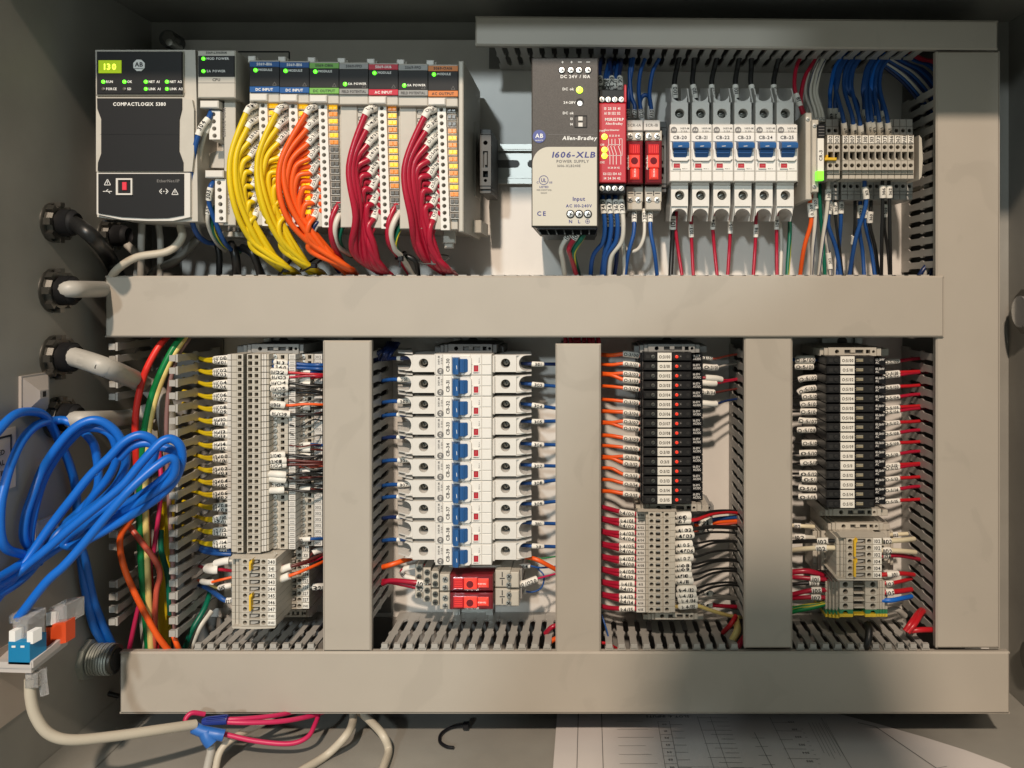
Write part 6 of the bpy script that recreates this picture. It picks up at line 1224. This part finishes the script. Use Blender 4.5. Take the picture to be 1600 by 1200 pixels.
wire('second red wire looping below the bottom duct to the wire nut', [(506, 1112, 30), (480, 1120, 0), (440, 1127, -30), (390, 1129, -48), (350, 1128, -56)], 3.7, 'pink', n=8)
wire('third red wire under the bottom duct beside the wire nut', [(470, 1110, 20), (430, 1118, -20), (380, 1123, -46), (345, 1124, -54)], 3.4, 'pink', n=8)
wire('red wire curling left of the blue joint', [(320, 1116, -30), (300, 1114, -40), (290, 1124, -46), (292, 1134, -52), (302, 1138, -56), (316, 1143, -56)], 3.7, 'pink', n=8)
wn = thing('wire_nut', 'dark blue ribbed wire nut joining the red wires below the bottom duct', 'wire nut', 336, 1126, -56)
mb = MB(); mb.tube([W(*q) for q in ((317, 1127, -58), (322, 1126.5, -58), (352, 1124, -56), (356, 1124, -56))], [4.5 * U, 6 * U, 7.2 * U, 6.6 * U], mat('wire_nut_blue', (.012, .03, .22), .4), 12); mb.build('cap', wn)
for k in range(5):
    mb = MB(); mb.tube([W(322, 1121 + k * 2.6, -64 + abs(k - 2)), W(352, 1118 + k * 2.9, -63 + abs(k - 2))], .9 * U, mat('wire_nut_blue', (.012, .03, .22), .4), 5); mb.build('rib', wn)
M_TAPE = mat('blue_tape', (.025, .14, .48), .4)
tp = MB(); tp.tube(cr([W(*q) for q in ((303, 1137, -58), (318, 1143, -60), (338, 1147, -60), (350, 1149, -58))], 6), 8.5 * U, M_TAPE, 10); tp.tube(cr([W(*q) for q in ((322, 1144, -60), (326, 1153, -62), (332, 1161, -62))], 6), 10.5 * U, M_TAPE, 10)
tag(tp.build('tape_joint'), 'blue tape wrapped round the joint of red wires and grey cable', 'tape')
zt = MB(); zp = cr([W(*fl(x, y, 4)) for x, y in ((709, 1168), (697, 1166), (687, 1158), (690, 1146), (704, 1137), (722, 1134), (730, 1136))], 8); zt.tube(zp, 2.6 * U, M_BLK2, 6); q = fl(727, 1137, 6); zt.box(723, 1132, 732, 1141, q[2] - 4, q[2] + 6, M_BLK2, 1)
tag(zt.build('cut_cable_tie'), 'curled black cut cable tie lying on the cabinet floor', 'cable tie')
# paper drawing lying on the floor
pp = thing('drawing_sheet', 'large white wiring diagram sheet lying on the cabinet floor at the right', 'paper', 1150, 1180, fl(1150, 1180)[2])
xs0 = 866
def sheet(u, v, lift=1.5):      # u: 0..1 left to right, v: 0 back .. 1 front
    L = -49 * U * 1.09; R = 660 * U
    x = L + (R - L) * u; y = 120 * U - v * 420 * U
    k = max(0, u - .86) / .14; x -= k * k * 0 * U
    z = ZB + lift * U + (math.sin(u * 5 + .6) * 1.0 + 1) * 3 * U * (.3 + v) + max(0, u - .8) ** 2 * 160 * U
    return Vector((x, y, z))
NU, NV = 24, 10; mb = MB()
V = []
for j in range(NV + 1):
    for i in range(NU + 1):
        v = j / NV; edge = 1 - .9 * max(0, .62 - v) ** 1.9
        V.append(sheet(i / NU * edge, v))
mb.add(V, [(j * (NU + 1) + i, j * (NU + 1) + i + 1, (j + 1) * (NU + 1) + i + 1, (j + 1) * (NU + 1) + i) for j in range(NV) for i in range(NU)], mat('drawing_paper', (.66, .62, .60), .6), True)
ink = mb
def pl_(pts, wd):
    P = [sheet(u, max(.02, v - .2) if v < .999 else v, 2.1) for u, v in pts]
    for a, b in zip(P, P[1:]):
        t = (b - a).normalized(); n_ = t.cross(Vector((0, 0, 1))).normalized() * wd * U * .5; ink.add([a - n_, b - n_, b + n_, a + n_], [(0, 1, 2, 3)], M_INKG)
def seg(u0, v0, u1, v1, wd=1.0, n=8): pl_([(lerp(u0, u1, k / n), lerp(v0, v1, k / n)) for k in range(n + 1)], wd)
seg(.05, .02, .05, 1, 1.2); seg(.105, .02, .105, 1, 1.2); pl_([(.70 + .0, .30)] + [(.735 + .1 * k / 8, .33 + .4 * k / 8) for k in range(9)], 1.6)
for u in (.235, .262): seg(u, .3, u, 1, .7)
for k in range(14):
    seg(.235, .30 + k * .05, .262, .30 + k * .05, .6, 2); seg(.262, .325 + k * .05, .29, .325 + k * .05, .8, 2)
seg(.45, .38, .475, 1, .9)
for k in range(9): seg(.44, .42 + k * .06, .468, .42 + k * .06, .8, 2)
for k in range(4): seg(.262, .62 + k * .05, .42, .62 + k * .05, .5, 4)
seg(.66, .68, .83, .60, .8); seg(.62, .78, .75, .70, .8); seg(.76, .72, .80, .83, .6)
for k in range(18): seg(.56, .35 + k * .03, .565, .352 + k * .03, .7, 1)
def st(t, u, v, h):
    Vv, F, wd = layout(t, 1); P = []
    for a, b in Vv: P.append(sheet(u + a * h / 750, v - .2 - b * h / 420, 2.2))
    ink.add(P, F, M_INKG)
st('SLOT 4: INPUTS', .26, .262, -7)
for k in range(13): st(f'{k:02d}', .249, .325 + k * .05, -5)
for k in range(22):
    v = .27 + k * .032; seg(.33 + (k % 3) * .02, v, .40, v, .7, 2)
    if k % 2: seg(.50, v, .53 + (k % 5) * .01, v, .7, 2)
for u in (.33, .36, .50, .62): seg(u, .26, u + .012, .95, .6, 6)
for k in range(6): seg(.585 + k * .008, .30, .585 + k * .008, .52 + .02 * (k % 3), .5, 3); st(f'{300 + k}', .545, .30 + k * .055, -5)
for k in range(10): seg(.14, .30 + k * .06, .20 + .01 * (k % 3), .30 + k * .06, .6, 2)
ink.build('sheet', pp)
# ================================================================ the photographer, standing behind the camera: the soft shadow on the bottom duct and drawing is this person's
def photographer():
    J = [(.03, -1.00, -.38, .135), (.03, -1.00, -.20, .125), (.03, -.99, .00, .145), (.03, -.98, .16, .13), (.032, -.955, .26, .055), (.034, -.92, .33, .062), (.035, -.90, .40, .085), (.035, -.90, .47, .08), (.035, -.905, .515, .055),
         (-.13, -.985, .19, .065), (.19, -.985, .19, .065), (-.21, -.92, -.05, .042), (.27, -.92, -.05, .042), (-.07, -.74, -.03, .03), (.09, -.74, -.03, .03), (-.05, -.685, -.01, .022), (.07, -.685, -.01, .022),
         (-.07, -1.0, -.50, .09), (.13, -1.0, -.50, .09), (-.08, -.98, -.88, .06), (.14, -.98, -.88, .06), (-.08, -1.0, -1.28, .042), (.14, -1.0, -1.28, .042), (-.09, -.86, -1.31, .035), (.15, -.86, -1.31, .035)]
    E = [(0, 1), (1, 2), (2, 3), (3, 4), (4, 5), (5, 6), (6, 7), (7, 8), (3, 9), (3, 10), (9, 11), (10, 12), (11, 13), (12, 14), (13, 15), (14, 16), (0, 17), (0, 18), (17, 19), (18, 20), (19, 21), (20, 22), (21, 23), (22, 24)]
    me = bpy.data.meshes.new('person'); me.from_pydata([j[:3] for j in J], E, []); me.update()
    o = bpy.data.objects.new('person', me); C.objects.link(o)
    o.modifiers.new('skin', 'SKIN').use_smooth_shade = True
    for i, j in enumerate(J): me.skin_vertices[0].data[i].radius = (j[3], j[3]); me.skin_vertices[0].data[i].use_root = i == 0
    m = o.modifiers.new('smooth', 'SUBSURF'); m.levels = 2; m.render_levels = 2
    me.materials.append(mat('dark_work_clothes', (.05, .055, .065), .8))
    tag(o, 'person in dark work clothes holding up a phone to photograph the open cabinet', 'person')
    h = bpy.data.objects.new('phone', None); C.objects.link(h); h.location = (0.0, -.672, 0); h['_b'] = tuple(h.location); tag(h, 'dark phone held in both hands in front of the cabinet', 'phone')
    mb = MB(); v = [(x, y, z) for x in (-.075, .075) for y in (-.676, -.668) for z in (-.037, .037)]
    mb.add(v, [(0, 1, 3, 2), (4, 6, 7, 5), (0, 4, 5, 1), (2, 3, 7, 6), (0, 2, 6, 4), (1, 5, 7, 3)], M_BLK2); mb.build('body', h)
photographer()
